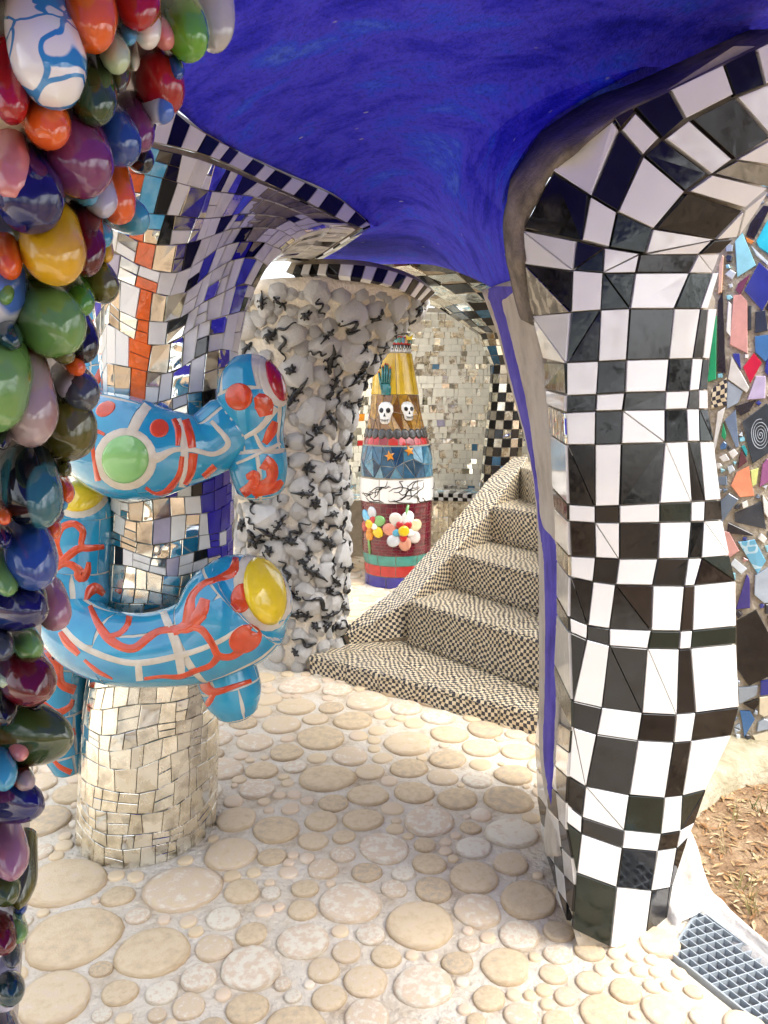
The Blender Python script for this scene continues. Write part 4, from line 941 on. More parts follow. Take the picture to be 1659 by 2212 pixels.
for pts in ([a_, c_, V((FOOT[1].x, FOOT[1].y, TZ_[0])), V((FOOT[0].x, FOOT[0].y, TZ_[0]))], [c_, V((FOOT[2].x, FOOT[2].y, TZ_[0])), V((FOOT[1].x, FOOT[1].y, TZ_[0]))]):
    v, f, uv = slab(pts, V((0, 0, 1)), .0035, .001, .001); mk('tread_tile', v, f, M_CHECK, st, uvs=uv)
for i in range(6):
    n1 = V((.7, -.7, 0))
    face_tiles(FOOT[i] + V((.0, 0, 0)), FOOT[i + 1], IN_[i + 1], IN_[i], 1, 1, n1, st, 'parapet_tile')
    g0, g1 = V((OUT_[i].x, OUT_[i].y, 0)), V((OUT_[i + 1].x, OUT_[i + 1].y, 0)); face_tiles(g0, g1, OUT_[i + 1], OUT_[i], 1, 2, V((-.7, .3, 0)), st, 'parapet_tile')
vv = []; 
for i in range(7): vv += [FOOT[i] + V((-.004, .006, -.2)), IN_[i] + V((-.004, .004, -.003)), OUT_[i] + V((.004, -.004, -.003)), V((OUT_[i].x + .004, OUT_[i].y - .004, -.02))]
ff = []
for i in range(6):
    for j in range(3): k_ = i * 4 + j; ff.append([k_, k_ + 1, k_ + 5, k_ + 4])
mk('parapet_body', vv, ff + [[0, 1, 2, 3], [27, 26, 25, 24]], M_RGROUT, st)

# ================================================================== BANDED FLOWER COLUMN
fc_c = V((.105, 6.36, 0))
FCX = lambda py: None
zf = lambda py: P(860, py, 6.08).z
FCP = [(0, .262), (zf(1250), .265), (zf(1225), .27), (zf(1200), .287), (zf(1120), .29), (zf(1090), .297), (zf(1040), .298), (zf(1005), .30), (zf(965), .275), (zf(940), .243), (zf(900), .215), (zf(855), .192), (zf(800), .162), (zf(762), .145), (zf(735), .135)]
def fr_(z): return interp(z, [q[0] for q in FCP], [q[1] for q in FCP])
def fcx(z): return fc_c.x + interp(z, [0, 1.0, 2.0], [0, 0, -.03])
def fs_(th, z, off=0): r = fr_(z) + off; return V((fcx(z) + r * math.cos(th), fc_c.y + r * math.sin(th), z))
fc = empty('banded_column', (fc_c.x, fc_c.y, 0), 'tapering column of coloured bands with flower and skull reliefs in front of the mirrored wall', 'column')
rows = [[fs_(t, z, -.004) for t in np.linspace(-PI, PI, 49)[:-1]] for z in np.linspace(0, zf(735), 50)]
v, f = rings_mesh(rows); mk('core', v, f, M_GROUT, fc, True)
def cpatch(t0, t1, z0, z1, mat, name, off=.004, gap=.003, m_=4, lean=0, par=None):
    g = gap / .27; v = []; f = []; n_ = max(2, int((t1 - t0) / .12) + 1)
    for i in range(m_ + 1):
        for j in range(n_ + 1):
            ed = i in (0, m_) or j in (0, n_)
            ti = (0.0, .03)[ed and i == 0] 
            v.append(fs_(lerp(t0 + g, t1 - g, j / n_) + lean * i / m_, lerp(z0 + gap, z1 - gap, i / m_), off if not ed else off - .0015))
    for i in range(m_):
        for j in range(n_): q = i * (n_ + 1) + j; f.append([q, q + 1, q + n_ + 2, q + n_ + 1])
    return mk(name, v, f, mat, par or fc, True)
T0, T1 = -PI * 1.02, .12      # front half
def band(py0, py1, mats, n, name, jit=.15, **kw):
    z0, z1 = zf(py0), zf(py1); cu = [0] + [(i + R.uniform(-jit, jit)) / n for i in range(1, n)] + [1]
    for i in range(n): cpatch(lerp(T0, T1, cu[i]), lerp(T0, T1, cu[i + 1]), max(.0, z0), z1, mats[i % len(mats)] if len(mats) < n else R.choice(mats), name, **kw)
gl = glaze
M_COBALT = gl('cobalt_glaze', (.035, .03, .30)); M_TRED = gl('tomato_glaze', (.55, .03, .03)); M_TEAL = gl('teal_glaze', (.06, .33, .28)); M_WINE = gl('wine_glaze', (.16, .008, .025)); M_WINE2 = gl('dark_wine_glaze', (.11, .006, .02))
band(1290, 1249, [M_COBALT], 5, 'blue_band_tile'); band(1249, 1225, [M_TRED], 6, 'red_band_tile'); band(1225, 1202, [M_TEAL], 6, 'teal_band_tile')
zz = zf(1202); i = 0
while zz < zf(1088) - .01:
    z1 = min(zf(1088), zz + R.choice([.025, .035, .05])); a = T0
    while a < T1: 
        b_ = a + R.uniform(.12, .3); cpatch(a, min(b_, T1 + .1), zz, z1, R.choice([M_WINE, M_WINE2, M_WINE]), 'wine_tile', gap=.0014, m_=2, off=.003); a = b_
    zz = z1
M_SQ = None
def net_mat(name, c1, c2, scale, width, rough=.06, metal=0):
    m, nt, b = newmat(name); co = N(nt, 'ShaderNodeTexCoord')
    nz = N(nt, 'ShaderNodeTexNoise', Scale=scale * .5, Detail=1.0); nt.links.new(co.outputs['Object'], nz.inputs['Vector'])
    mv = N(nt, 'ShaderNodeMix', data_type='VECTOR'); mv.inputs['Factor'].default_value = .12; nt.links.new(co.outputs['Object'], mv.inputs['A']); nt.links.new(nz.outputs['Color'], mv.inputs['B'])
    vo = N(nt, 'ShaderNodeTexVoronoi', Scale=float(scale), feature='DISTANCE_TO_EDGE'); nt.links.new(mv.outputs['Result'], vo.inputs['Vector'])
    r = ramp(nt, [(width, c2), (width + .02, c1)]); nt.links.new(vo.outputs['Distance'], r.inputs['Fac']); nt.links.new(r.outputs[0], b.inputs['Base Color'])
    b.inputs['Roughness'].default_value = rough; b.inputs['Coat Weight'].default_value = .5; return m
M_NETW = gl('bright_white_glaze', (.84, .83, .80), var=.03)
band(1088, 1036, [M_NETW], 3, 'white_band_tile', off=.010)
for _ in range(22):       # meandering black lines on the white band
    a = R.uniform(T0, T1); z = R.uniform(zf(1084), zf(1060)); pts = []; d = R.uniform(-.9, .9)
    for k in range(11):
        pts.append(fs_(a, min(zf(1039), max(zf(1086), z)), .0105)); a += math.cos(d) * .07; z += math.sin(d) * .02; d += R.uniform(-.75, .85)
    v, f = tube(pts, [.002, .003, .0035, .004, .0045, .0045, .004, .0035, .003, .0025, .0015], 5); mk('black_line', v, f, M_BLACK, fc, True)
M_BG = [gl('blue_glass_%d' % i, c, rough=.03, var=.25, scale=30) for i, c in enumerate([(.03, .12, .22), (.05, .2, .33), (.02, .07, .13), (.12, .3, .42)])]
def shards(py0, py1, mats, name, n, off=.004, gap=.0025):
    """triangulated glass shards on a band: jittered lattice, each cell cut on a diagonal"""
    z0, z1 = zf(py0), zf(py1); rws = 2; g = []
    for i in range(rws + 1):
        g.append([(lerp(T0, T1, j / n) + (R.uniform(-.3, .3) * (T1 - T0) / n), lerp(z0, z1, i / rws) + (R.uniform(-.3, .3) * (z1 - z0) / rws if 0 < i < rws else 0)) for j in range(n + 1)])
    for i in range(rws):
        for j in range(n):
            a, b_, c, d = g[i][j], g[i][j + 1], g[i + 1][j + 1], g[i + 1][j]
            for tri in (([a, b_, c], [a, c, d]) if R.random() < .5 else ([a, b_, d], [b_, c, d])):
                p = [fs_(*q) for q in tri]; ct = sum(p, V()) / 3
                v, f, uv = slab(p, ct - V((fc_c.x, fc_c.y, ct.z)), off, gap, .001); mk(name, v, f, R.choice(mats), fc)
shards(1034, 965, M_BG, 'blue_glass_shard', 11)
band(963, 944, [M_TRED, gl('dark_red_glaze', (.30, .01, .015)), M_TRED], 12, 'red_square_tile')
M_AM = [gl('amber_glass_%d' % i, c, rough=.03, var=.3, scale=35) for i, c in enumerate([(.32, .14, .01), (.48, .24, .015), (.22, .09, .008), (.55, .30, .03)])]
shards(940, 853, M_AM, 'amber_glass_shard', 9)
M_DKG = gl('charcoal_glaze', (.05, .045, .042), rough=.25)
def disc_on(th, z, rx, rz, mat, name, off=.012, dome=.006, par=None, pts=None, rot=0):
    """flat relief piece lying on the column: outline in (across, up) metres"""
    out = pts or [(rx * math.cos(a), rz * math.sin(a)) for a in np.linspace(0, 2 * PI, 21)[:-1]]
    out = [(x * math.cos(rot) - y * math.sin(rot), x * math.sin(rot) + y * math.cos(rot)) for x, y in out]
    r0 = fr_(z); k = len(out); v = [fs_(th, z, off + dome)]
    for s, o in ((.55, off + dome * .8), (.92, off + dome * .25), (1, off * .7), (1, 0)):
        v += [fs_(th + x * s / r0, z + y * s, o) for x, y in out]
    f = [[0, 1 + j, 1 + (j + 1) % k] for j in range(k)]
    for i in range(3):
        for j in range(k): a = 1 + i * k + j; b2 = 1 + i * k + (j + 1) % k; f.append([a, a + k, b2 + k, b2])
    return mk(name, v, f, mat, par or fc, True)
for i in range(13): disc_on(lerp(T0, T1, (i + .5) / 13), zf(938), .034, .04, M_DKG, 'scallop', .009)
for th, pz, s, rt in ((-1.95, 892, 1.0, -.05), (-1.10, 888, .86, 0.05)):      # skull reliefs
    z = zf(pz); sk = disc_on(th, z, 0, 0, M_NETW, 'skull', .016, .012, pts=[(s * x, s * y) for x, y in [(0, .085), (.035, .08), (.06, .05), (.062, .01), (.045, -.025), (.036, -.075), (.02, -.09), (-.02, -.09), (-.036, -.075), (-.045, -.025), (-.062, .01), (-.06, .05), (-.035, .08)]])
    for ex in (-.026, .026): disc_on(th + ex * s / fr_(z), z + .018 * s, .017 * s, .021 * s, M_BLACK, 'eye_socket', .029, 0, sk)
    disc_on(th, z, 0, 0, M_BLACK, 'nose', .030, 0, sk, [(0, -.012 * s), (.010 * s, -.032 * s), (-.010 * s, -.032 * s)])
    for t in (-.022, -.011, 0, .011, .022):
        v, f = tube([fs_(th + t * s / fr_(z), z - .050 * s, .029), fs_(th + t * s / fr_(z), z - .074 * s, .026)], [.0016, .0016], 4); mk('tooth_line', v, f, M_BLACK, sk)
    v, f = tube([fs_(th + t * s / fr_(z), z - (.062 - abs(t) * .3) * s, .0285) for t in (-.034, -.017, 0, .017, .034)], [.002] * 5, 4); mk('tooth_line', v, f, M_BLACK, sk)
star = [(.045 * (1 if i % 2 == 0 else .42) * math.cos(PI / 2 + i * PI / 5), .045 * (1 if i % 2 == 0 else .42) * math.sin(PI / 2 + i * PI / 5)) for i in range(10)]
M_ORG2 = gl('marigold_glaze', (.75, .28, .02))
for th, pz in ((-1.77, 985), (-1.22, 974)): disc_on(th, zf(pz), 0, 0, M_ORG2, 'star', .012, .003, pts=star, rot=.25)
# yellow sleeve
band(853, 760, [gl('sun_yellow_glaze', (.72, .46, .02), var=.12)], 4, 'yellow_band_tile', off=.006)
M_HAND = gl('petrol_glaze', (.02, .18, .19)); th = -1.95
hd = disc_on(th, zf(838), 0, 0, M_HAND, 'hand_relief', .014, .008, pts=[(-.036, -.055), (.036, -.055), (.040, 0), (.03, .04), (-.03, .04), (-.04, 0)])
for x, h, t in ((-.026, .11, -.05), (-.009, .13, 0), (.009, .125, 0), (.026, .10, .05)):
    a = fs_(th + x / fr_(zf(820)), zf(830) + .01, .016); e = fs_(th + (x + t * h) / fr_(zf(800)), zf(830) + .03 + h, .014); v, f = tube([a, lerp(a, e, .5) + V((0, -.004, 0)), e], [.0095, .0095, .007], 8); mk('finger', v, f, M_HAND, hd, True)
    v, f = tube([e - V((0, .004, .006)), e + V((0, -.004, .008))], [.008, .004], 6); mk('nail', v, f, M_TRED, hd, True)
a = fs_(th - .16, zf(842), .014); e = fs_(th - .40, zf(805), .012); v, f = tube([a, lerp(a, e, .5), e], [.012, .011, .008], 8); mk('thumb', v, f, M_HAND, hd, True); v, f = tube([e, e + (e - a).normalized() * .014], [.0085, .004], 6); mk('nail', v, f, M_TRED, hd, True)
# collar and crown pieces
for i in range(14):
    t0 = lerp(T0, T1, i / 14); t1 = lerp(T0, T1, (i + 1) / 14)
    for tri, mt in (([(t0, zf(758)), (t1, zf(758)), ((t0 + t1) / 2, zf(742))], M_WHITE), ([(t0, zf(742)), ((t0 + t1) / 2, zf(757)), (t1, zf(742))], M_BLACK)):
        p = [fs_(a, b2, .0) for a, b2 in tri]; ct = sum(p, V()) / 3; v, f, uv = slab(p, ct - V((fc_c.x, fc_c.y, ct.z)), .004, .001); mk('collar_tile', v, f, mt, fc)
CR_ = [gl('bead_%d' % i, c) for i, c in enumerate([(.15, .35, .55), (.7, .35, .28), (.1, .3, .15), (.2, .45, .5), (.12, .3, .22)])]
for i in range(16):
    t_ = lerp(T0, T1, (i + .5) / 16); disc_on(t_, zf(732), .017, .024, CR_[i % 5], 'bead', .012, .008)
rows = [[V((fcx(z) + r_ * math.cos(t), fc_c.y + r_ * math.sin(t), z)) for t in np.linspace(-PI, PI, 25)[:-1]] for z, r_ in ((zf(742), .138), (zf(740), .146), (zf(724), .146), (zf(722), .13), (zf(716), .05))]
v, f = rings_mesh(rows); mk('crown_band', v, f, M_TRED, fc)
for pts, mt in (([(872, 712), (880, 690), (905, 688), (882, 706)], M_BLACK), ([(880, 706), (901, 690), (921, 708), (896, 722)], M_CREAM), ([(876, 722), (884, 728), (893, 722), (890, 735), (878, 734)], M_YEL), ([(850, 722), (862, 700), (876, 720)], M_WHITE)):
    v, f, uv = slab([P(x, y, 6.22) for x, y in pts], V((0, -1, 0)), .012, .001, low=.03); mk('crown_piece', v, f, mt, fc)
# flowers on the wine band
M_PET = [gl('petal_%d' % i, c) for i, c in enumerate([(.78, .74, .66), (.80, .70, .42), (.72, .33, .22), (.74, .66, .62), (.70, .28, .20), (.66, .70, .74)])]
def flower(th, z, R_, stem, cols, cols2):
    e = disc_on(th, z, R_ * .3, R_ * .3, M_YEL, 'flower', .028, .008); r0 = fr_(z); n_ = len(cols)
    for i in range(n_):
        a = i * 2 * PI / n_ + .35; disc_on(th + math.cos(a) * R_ * .72 / r0, z + math.sin(a) * R_ * .72, R_ * .40, R_ * .34, cols[i], 'petal', .012, .008, e, rot=a)
    for i in range(5):
        a = i * 2 * PI / 5 + .9; disc_on(th + math.cos(a) * R_ * .36 / r0, z + math.sin(a) * R_ * .36, R_ * .24, R_ * .2, cols2[i % len(cols2)], 'inner_petal', .021, .006, e, rot=a)
    v, f = tube([fs_(q[0], q[1], .007) for q in stem], [.012] * len(stem), 6); mk('stem', v, f, M_GRN, e, True)
flower(-1.40, zf(1146), .15, [(-1.38, zf(1146) + .1), (-1.33, zf(1110)), (-1.28, zf(1090))], [M_PET[1], M_NETW, M_PET[0], M_PET[4], M_PET[5], M_PET[2], M_PET[3]], [M_TRED, M_TRED, gl('pale_blue_glaze', (.10, .42, .62)), M_TRED, M_NETW])
flower(-2.38, zf(1135), .13, [(-2.42, zf(1145)), (-2.45, zf(1175)), (-2.42, zf(1201))], [M_GRN, M_PET[5], M_SKYB, M_TRED, M_ORG2, M_YEL], [M_TRED, M_SKYB, M_TRED, M_ORG2, M_NETW])

# ================================================================== MIRRORED APSE WITH BENCH
AC = V((.55, 7.15, 0)); AR = 1.12
def ap_surf(th, vv, off=0):
    r = AR - off
    if vv <= 1: return V((AC.x + r * math.cos(th), AC.y + r * math.sin(th), vv * 1.7))
    ph = (vv - 1) * rad(80); return V((AC.x + r * math.cos(ph) * math.cos(th), AC.y + r * math.cos(ph) * math.sin(th), 1.7 + r * math.sin(ph) * .95))
ap = empty('mirrored_niche', (AC.x, AC.y + AR, 0), 'curved niche wall of pale mirror mosaic behind the banded column', 'mosaic wall')
rows = [[ap_surf(t, vv, -.004) for t in np.linspace(-.6, PI + .6, 50)] for vv in np.linspace(0, 1.52, 40)]
v, f = rings_mesh(rows, close=False); mk('core', v, f, M_GROUT, ap, True)
rr = random.Random(77); tiles = []; vv = 0.0
M_CRT = glaze('cream_reflection_tile', (.86, .81, .66), rough=.2, var=.06)  # cream colour stands in for sunlit stones reflected in the niche mirrors
odd = [M_NAVY, M_BLACK, M_SKYB, M_TRED, M_LILAC, M_WHITE, M_COB, M_ORG2, M_MIRG, M_MIRG, M_BG[1]]
while vv < 1.46:
    st_ = rr.choice([.032, .042, .05]) * (1 if vv < 1 else 1.1); th = -.55
    while th < PI + .55:
        d = rr.choice([.04, .06, .075, .085]) / AR / (1 if vv < 1 else max(.25, math.cos((vv - 1) * rad(80)))); jt = rr.uniform(-.01, .01)
        pts = [ap_surf(th, vv), ap_surf(th + d, vv), ap_surf(th + d + jt, vv + st_), ap_surf(th + jt, vv + st_)]; c = sum(pts, V()) / 4
        out = V((AC.x, AC.y, min(c.z, 1.7))) - c; u = rr.random()
        mat = M_MIRC if u < .3 else M_CRT if u < .88 else M_MIR if u < .955 else rr.choice(odd)
        tiles.append((pts, out, mat, facing(pts, out) * (1 if .9 < th < 2.6 else .3))); th += d
    vv += st_
lay_tiles(ap, tiles, 'tile', 300, .004, .0012, .05)
bn = empty('bench', (AC.x, AC.y + .9, 0), 'low curved bench edged in black and white tiles along the mirrored niche', 'bench')
BZ = .56; R0, R1 = .60, 1.1
bp_ = lambda r, t, z: V((AC.x + r * math.cos(t), AC.y + r * math.sin(t), z))
TT = np.linspace(.15, PI - .15, 40)
v, f = rings_mesh([[bp_(R0 + .01, t, 0), bp_(R0 + .01, t, BZ - .075), bp_(R0 - .01, t, BZ - .07), bp_(R0 - .01, t, BZ - .004), bp_(R1, t, BZ - .004), bp_(R1, t, 0)] for t in TT])
mk('seat_core', v, f, M_GROUT, bn)
n = 34
for i in range(n):
    t0, t1 = lerp(.15, PI - .15, i / n), lerp(.15, PI - .15, (i + 1) / n)
    for j, (za, zb) in enumerate(((BZ - .07, BZ - .035), (BZ - .035, BZ))):
        v, f, uv = slab([bp_(R0 - .01, t0, za), bp_(R0 - .01, t1, za), bp_(R0 - .01, t1, zb), bp_(R0 - .01, t0, zb)], AC - bp_(1, t0, 0), .004, .001); mk('edge_tile', v, f, (M_WHITE, M_BLACK)[(i + j) % 2], bn)
    for j in range(4):
        ra, rb = lerp(R0, R1, j / 4), lerp(R0, R1, (j + 1) / 4)
        v, f, uv = slab([bp_(ra, t0, BZ), bp_(ra, t1, BZ), bp_(rb, t1, BZ), bp_(rb, t0, BZ)], V((0, 0, 1)), .004, .0015); mk('seat_tile', v, f, rr.choice([M_WHITE, M_BLACK, M_MIR, M_MIR, M_SKYB, M_MIRG]) if j else (M_BLACK, M_WHITE)[i % 2], bn)
    for za, zb in ((0, .16), (.16, .32), (.32, BZ - .075)):
        v, f, uv = slab([bp_(R0 + .01, t0, za), bp_(R0 + .01, t1, za), bp_(R0 + .01, t1, zb), bp_(R0 + .01, t0, zb)], AC - bp_(1, t0, 0), .004, .0015, tilt=.05); mk('panel_tile', v, f, rr.choice([M_MIRC, M_MIRC, M_MIR]), bn)
# ================================================================== DARK MIRROR PILLAR BEHIND THE STAIR
DPC = [(0, .97, 6.55, .17), (.6, .98, 6.55, .17), (1.0, 1.0, 6.55, .165), (1.5, 1.03, 6.55, .15), (1.8, 1.05, 6.55, .16), (2.05, 1.02, 6.5, .25), (2.25, .9, 6.4, .45), (2.42, .7, 6.2, .75), (2.5, .6, 6.1, .95)]
def dp(z, i): return interp(z, [q[0] for q in DPC], [q[i] for q in DPC])
def dsf(th, z, off=0): r = dp(z, 3) + off; return V((dp(z, 1) + r * math.cos(th), dp(z, 2) + r * math.sin(th), z))
dpil = empty('dark_mirror_pillar', (.97, 6.55, 0), 'slim pillar of black and mirror squares rising behind the stair parapet', 'pillar')
v, f = rings_mesh([[dsf(t, z, -.004) for t in np.linspace(-PI, PI, 41)[:-1]] for z in np.linspace(0, 2.5, 50)]); mk('core', v, f, M_GROUT_D, dpil, True)
tiles = []; z = 0.0; ri = 0
M_OLD = KM[4][0]
while z < 2.46:
    h = .075 if z < 1.9 else .05; th = -PI + .03 * (ri % 3); e = 0; nn = 14 if z < 1.9 else 20
    for i in range(nn):
        t0, t1 = -PI + 2 * PI * i / nn, -PI + 2 * PI * (i + 1) / nn
        pts = [dsf(t0, z), dsf(t1, z), dsf(t1, min(2.5, z + h)), dsf(t0, min(2.5, z + h))]; c = sum(pts, V()) / 4
        out = c - V((dp(z, 1), dp(z, 2), z + (.0 if z < 1.8 else .3)))
        mat = M_BLACK if (i + ri) % 2 == 0 and rr.random() < .85 else rr.choice([M_MIR, M_OLD, M_MIRC, M_MIRG, M_BG[0], M_MIRW])
        tiles.append((pts, out, mat, facing(pts, out)))
    z += h; ri += 1
lay_tiles(dpil, tiles, 'tile', 300, .004, .002, .08)

# ================================================================== SHARD WALL (right)
WLQ = catmull([(1.12, 3.55), (1.36, 3.26), (1.7, 3.14), (2.3, 3.2), (3.1, 3.6)], 10)
def wl(s): # plan line of the wall
    q = WLQ; k_ = s * (len(q) - 1); i = min(int(k_), len(q) - 2); return lerp(q[i], q[i + 1], k_ - i)
def wn_(s): a, b_ = wl(max(0, s - .02)), wl(min(1, s + .02)); d = b_ - a; n_ = V((d[1], -d[0], 0)).normalized(); return n_
WH = 2.95; WL = 2.25
def ws(u, z, off=0): s = min(1, max(0, u / WL)); p = wl(s); lean = .06 * math.sin(z * 1.7); return V((p[0], p[1], z)) + wn_(s) * (off + lean)
sw = empty('shard_wall', (1.6, 3.2, 0), 'rough concrete wall stuck with broken coloured ceramic shards', 'wall')
M_SMORT = rough_mat('sandy_mortar', [(0.25, (0.22, 0.18, 0.13)), (0.5, (0.42, 0.36, 0.27)), (0.75, (0.62, 0.56, 0.46))], scale=11, bump=.015, bscale=50)
us = np.linspace(0, WL, 40)
rows = [[ws(u, z, .012 * noise.noise((u * 6, z * 6, 0))) for u in us] + [ws(us[-1], z, -.25), ws(0, z, -.25)] for z in np.linspace(-.05, WH, 60)]
v, f = rings_mesh(rows); SWB = bvh_of([mk('core', v, f, M_SMORT, sw, True)])
SC = [gl('shard_%d' % i, c, rough=rg, var=.08) for i, (c, rg) in enumerate([((.018, .02, .025), .12), ((.03, .035, .045), .12), ((.05, .06, .08), .15), ((.012, .012, .012), .1), ((.02, .07, .14), .1), ((.02, .02, .25), .08), ((.03, .10, .30), .1), ((.05, .38, .58), .08), ((.12, .50, .62), .08), ((.60, .28, .25), .2), ((.70, .22, .12), .15), ((.50, .015, .03), .1), ((.74, .72, .66), .2), ((.72, .70, .64), .1), ((.32, .38, .45), .2), ((.42, .47, .52), .15), ((.45, .38, .52), .2), ((.22, .06, .16), .12), ((.38, .62, .55), .15), ((.70, .62, .42), .2), ((.02, .30, .12), .1), ((.62, .68, .20), .15)])]
SW8 = [5, 5, 4, 5, 4, 2, 2, 2, 2, 4, 2, 1, 4, 3, 4, 4, 2, 2, 1, 3, 1, 1]
rr = random.Random(90); seeds = []
nx, nz = 13, 15
for i in range(nx):
    for j in range(nz): seeds.append(((i + .5 + rr.uniform(-.42, .42)) * WL / nx, .17 + (j + .5 + rr.uniform(-.42, .42)) * (WH - .2) / nz))
def clip(poly, a, b_):
    mx_, my = (a[0] + b_[0]) / 2, (a[1] + b_[1]) / 2; dx, dy = b_[0] - a[0], b_[1] - a[1]; out = []
    sd_ = [(p[0] - mx_) * dx + (p[1] - my) * dy for p in poly]
    for i in range(len(poly)):
        p, q, s0, s1 = poly[i - 1], poly[i], sd_[i - 1], sd_[i]
        if (s0 <= 0) != (s1 <= 0): t = s0 / (s0 - s1); out.append((p[0] + (q[0] - p[0]) * t, p[1] + (q[1] - p[1]) * t))
        if s1 <= 0: out.append(q)
    return out
cells = []
for a in seeds:
    poly = [(a[0] - .25, a[1] - .25), (a[0] + .25, a[1] - .25), (a[0] + .25, a[1] + .25), (a[0] - .25, a[1] + .25)]
    for b_ in seeds:
        if b_ is not a and abs(a[0] - b_[0]) < .4 and abs(a[1] - b_[1]) < .4: poly = clip(poly, a, b_)
    if len(poly) > 2: cells.append((a, poly))
cells.sort(key=lambda q: -(1 if .2 < q[0][0] < 1.6 else 0)); ncell = 0
for a, poly in cells:
    # drop very short edges, keep 3 to 5 corners
    pl = [p for i, p in enumerate(poly) if math.hypot(p[0] - poly[i - 1][0], p[1] - poly[i - 1][1]) > .045]
    if len(pl) < 3 or ncell >= 200 or proj(ws(*a))[0] < 1690: continue
    if len(pl) > 4 and rr.random() < .6: pl.pop(rr.randrange(len(pl)))
    k_ = rr.uniform(.72, .95); cx_ = sum(p[0] for p in pl) / len(pl); cy_ = sum(p[1] for p in pl) / len(pl)
    w = [ws(cx_ + (p[0] - cx_) * k_, cy_ + (p[1] - cy_) * k_, .008) for p in pl]
    v, f, uv = slab(w, wn_(a[0] / WL), rr.uniform(.006, .014), .0, .002, low=.02, tilt=.10); mk('shard', v, f, rr.choices(SC, SW8)[0], sw); ncell += 1
# spiral scratched on a dark shard
f6 = lambda L: [(1426.4 + x * .3226, 329.2 + y * .3226) for x, y in L]
f7 = lambda L: [(1426.4 + x * .3226, 1042.3 + y * .3226) for x, y in L]
SX = {'cy': (.04, .50, .66), 'lcy': (.28, .60, .70), 'dk': (.022, .018, .028), 'or': (.70, .24, .06), 'pw': (.60, .66, .70), 'nv': (.035, .045, .26), 'pl': (.17, .04, .10), 'pk': (.66, .33, .29), 'ch': (.035, .042, .055), 'bl': (.06, .17, .38), 'rd': (.55, .02, .04), 'wh': (.76, .74, .69), 'li': (.52, .44, .60), 'gb': (.36, .42, .49), 'sl': (.16, .21, .28), 'gr': (.02, .34, .14), 'tl': (.02, .30, .32), 'mr': (.10, .02, .025), 'co': (.78, .28, .15), 'yg': (.66, .72, .24), 'mg': (.32, .10, .26), 'sk': (.12, .42, .62), 'vi': (.03, .015, .22), 'cr': (.76, .68, .50), 'mi': (.42, .68, .60), 'bk': (.012, .012, .014), 'pe': (.78, .48, .32)}
SXM = {k_: gl('shard_glaze_' + k_, c, rough=.14, var=.1, scale=20) for k_, c in SX.items()}
ALLH = []; SXM['sk'] = net_mat('marbled_sky_glaze', SX['sk'], (.45, .66, .76), 18, .06); SXM['ck'] = M_CHECK
def hand_shard(px_pts, key):
    ALLH.append(px_pts)
    w = [cast(SWB, *p) for p in px_pts]
    if any(q is None for q in w): return None
    n_ = sum((q[1] for q in w), V()).normalized(); v, f, uv = slab([q[0] + n_ * .003 for q in w], n_, rr.uniform(.007, .012), 0, .002, low=.02); return mk('shard', v, f, SXM[key], sw, uvs=uv if key == 'ck' else None)
for k_, L in [('cy', [(760,440),(720,455),(640,600),(660,640),(760,710)]),('lcy',[(500,600),(550,540),(640,760),(515,840)]),('dk',[(600,480),(690,360),(740,365),(630,580),(575,560)]),('or',[(570,570),(628,600),(610,618),(580,605)]),('pw',[(607,628),(720,735),(715,760),(640,690)]),('nv',[(660,740),(740,815),(740,960),(680,1065),(560,930)]),('pl',[(520,880),(605,815),(535,960),(503,925)]),('pk',[(490,960),(540,955),(583,1000),(585,1350),(465,1290)]),('ch',[(590,1030),(612,1030),(610,1190),(588,1195)]),('ch',[(635,1070),(700,1060),(718,1195),(630,1215)]),('bl',[(630,1235),(740,1220),(740,1350),(700,1405),(632,1340)]),('nv',[(705,1400),(740,1340),(740,1520),(695,1470)]),('rd',[(625,1345),(678,1410),(600,1550),(552,1440)]),('nv',[(485,1350),(530,1350),(540,1455),(490,1380)]),('wh',[(480,1365),(598,1575),(580,1610),(455,1520)]),('li',[(640,1500),(705,1500),(700,1650),(580,1660)]),('gb',[(450,1530),(555,1600),(520,1680),(445,1720)]),('dk',[(500,1700),(640,1660),(600,1730),(540,1765)]),('sl',[(430,1795),(505,1725),(525,1970),(505,1980)]),('gr',[(410,1900),(425,1810),(445,1890),(435,1925)]),('bl',[(405,1965),(430,1935),(448,1950),(440,1985),(408,1990)]),('tl',[(537,1970),(560,1960),(580,2000),(575,2040)]),('mr',[(540,1980),(580,2070),(515,2120)]),('co',[(590,2100),(627,2300),(530,2308),(470,2230),(510,2140)]),('yg',[(600,2130),(655,2110),(640,2220),(612,2240)]),('mg',[(660,2240),(680,2090),(710,2050),(745,2060),(745,2190)]),('pe',[(400,760),(420,690),(432,700),(415,940),(392,950)]),('dk',[(388,1000),(420,930),(440,1480),(384,1470)]),('gr',[(365,1110),(380,1095),(376,1520),(318,1540)]),('ck',[(345,1590),(447,1510),(447,1690),(345,1715)]),('wh',[(385,1740),(438,1705),(362,2020),(352,2000)]),('wh',[(480,1020),(470,1240),(440,1200),(455,1000)])]: hand_shard(f6(L), k_)
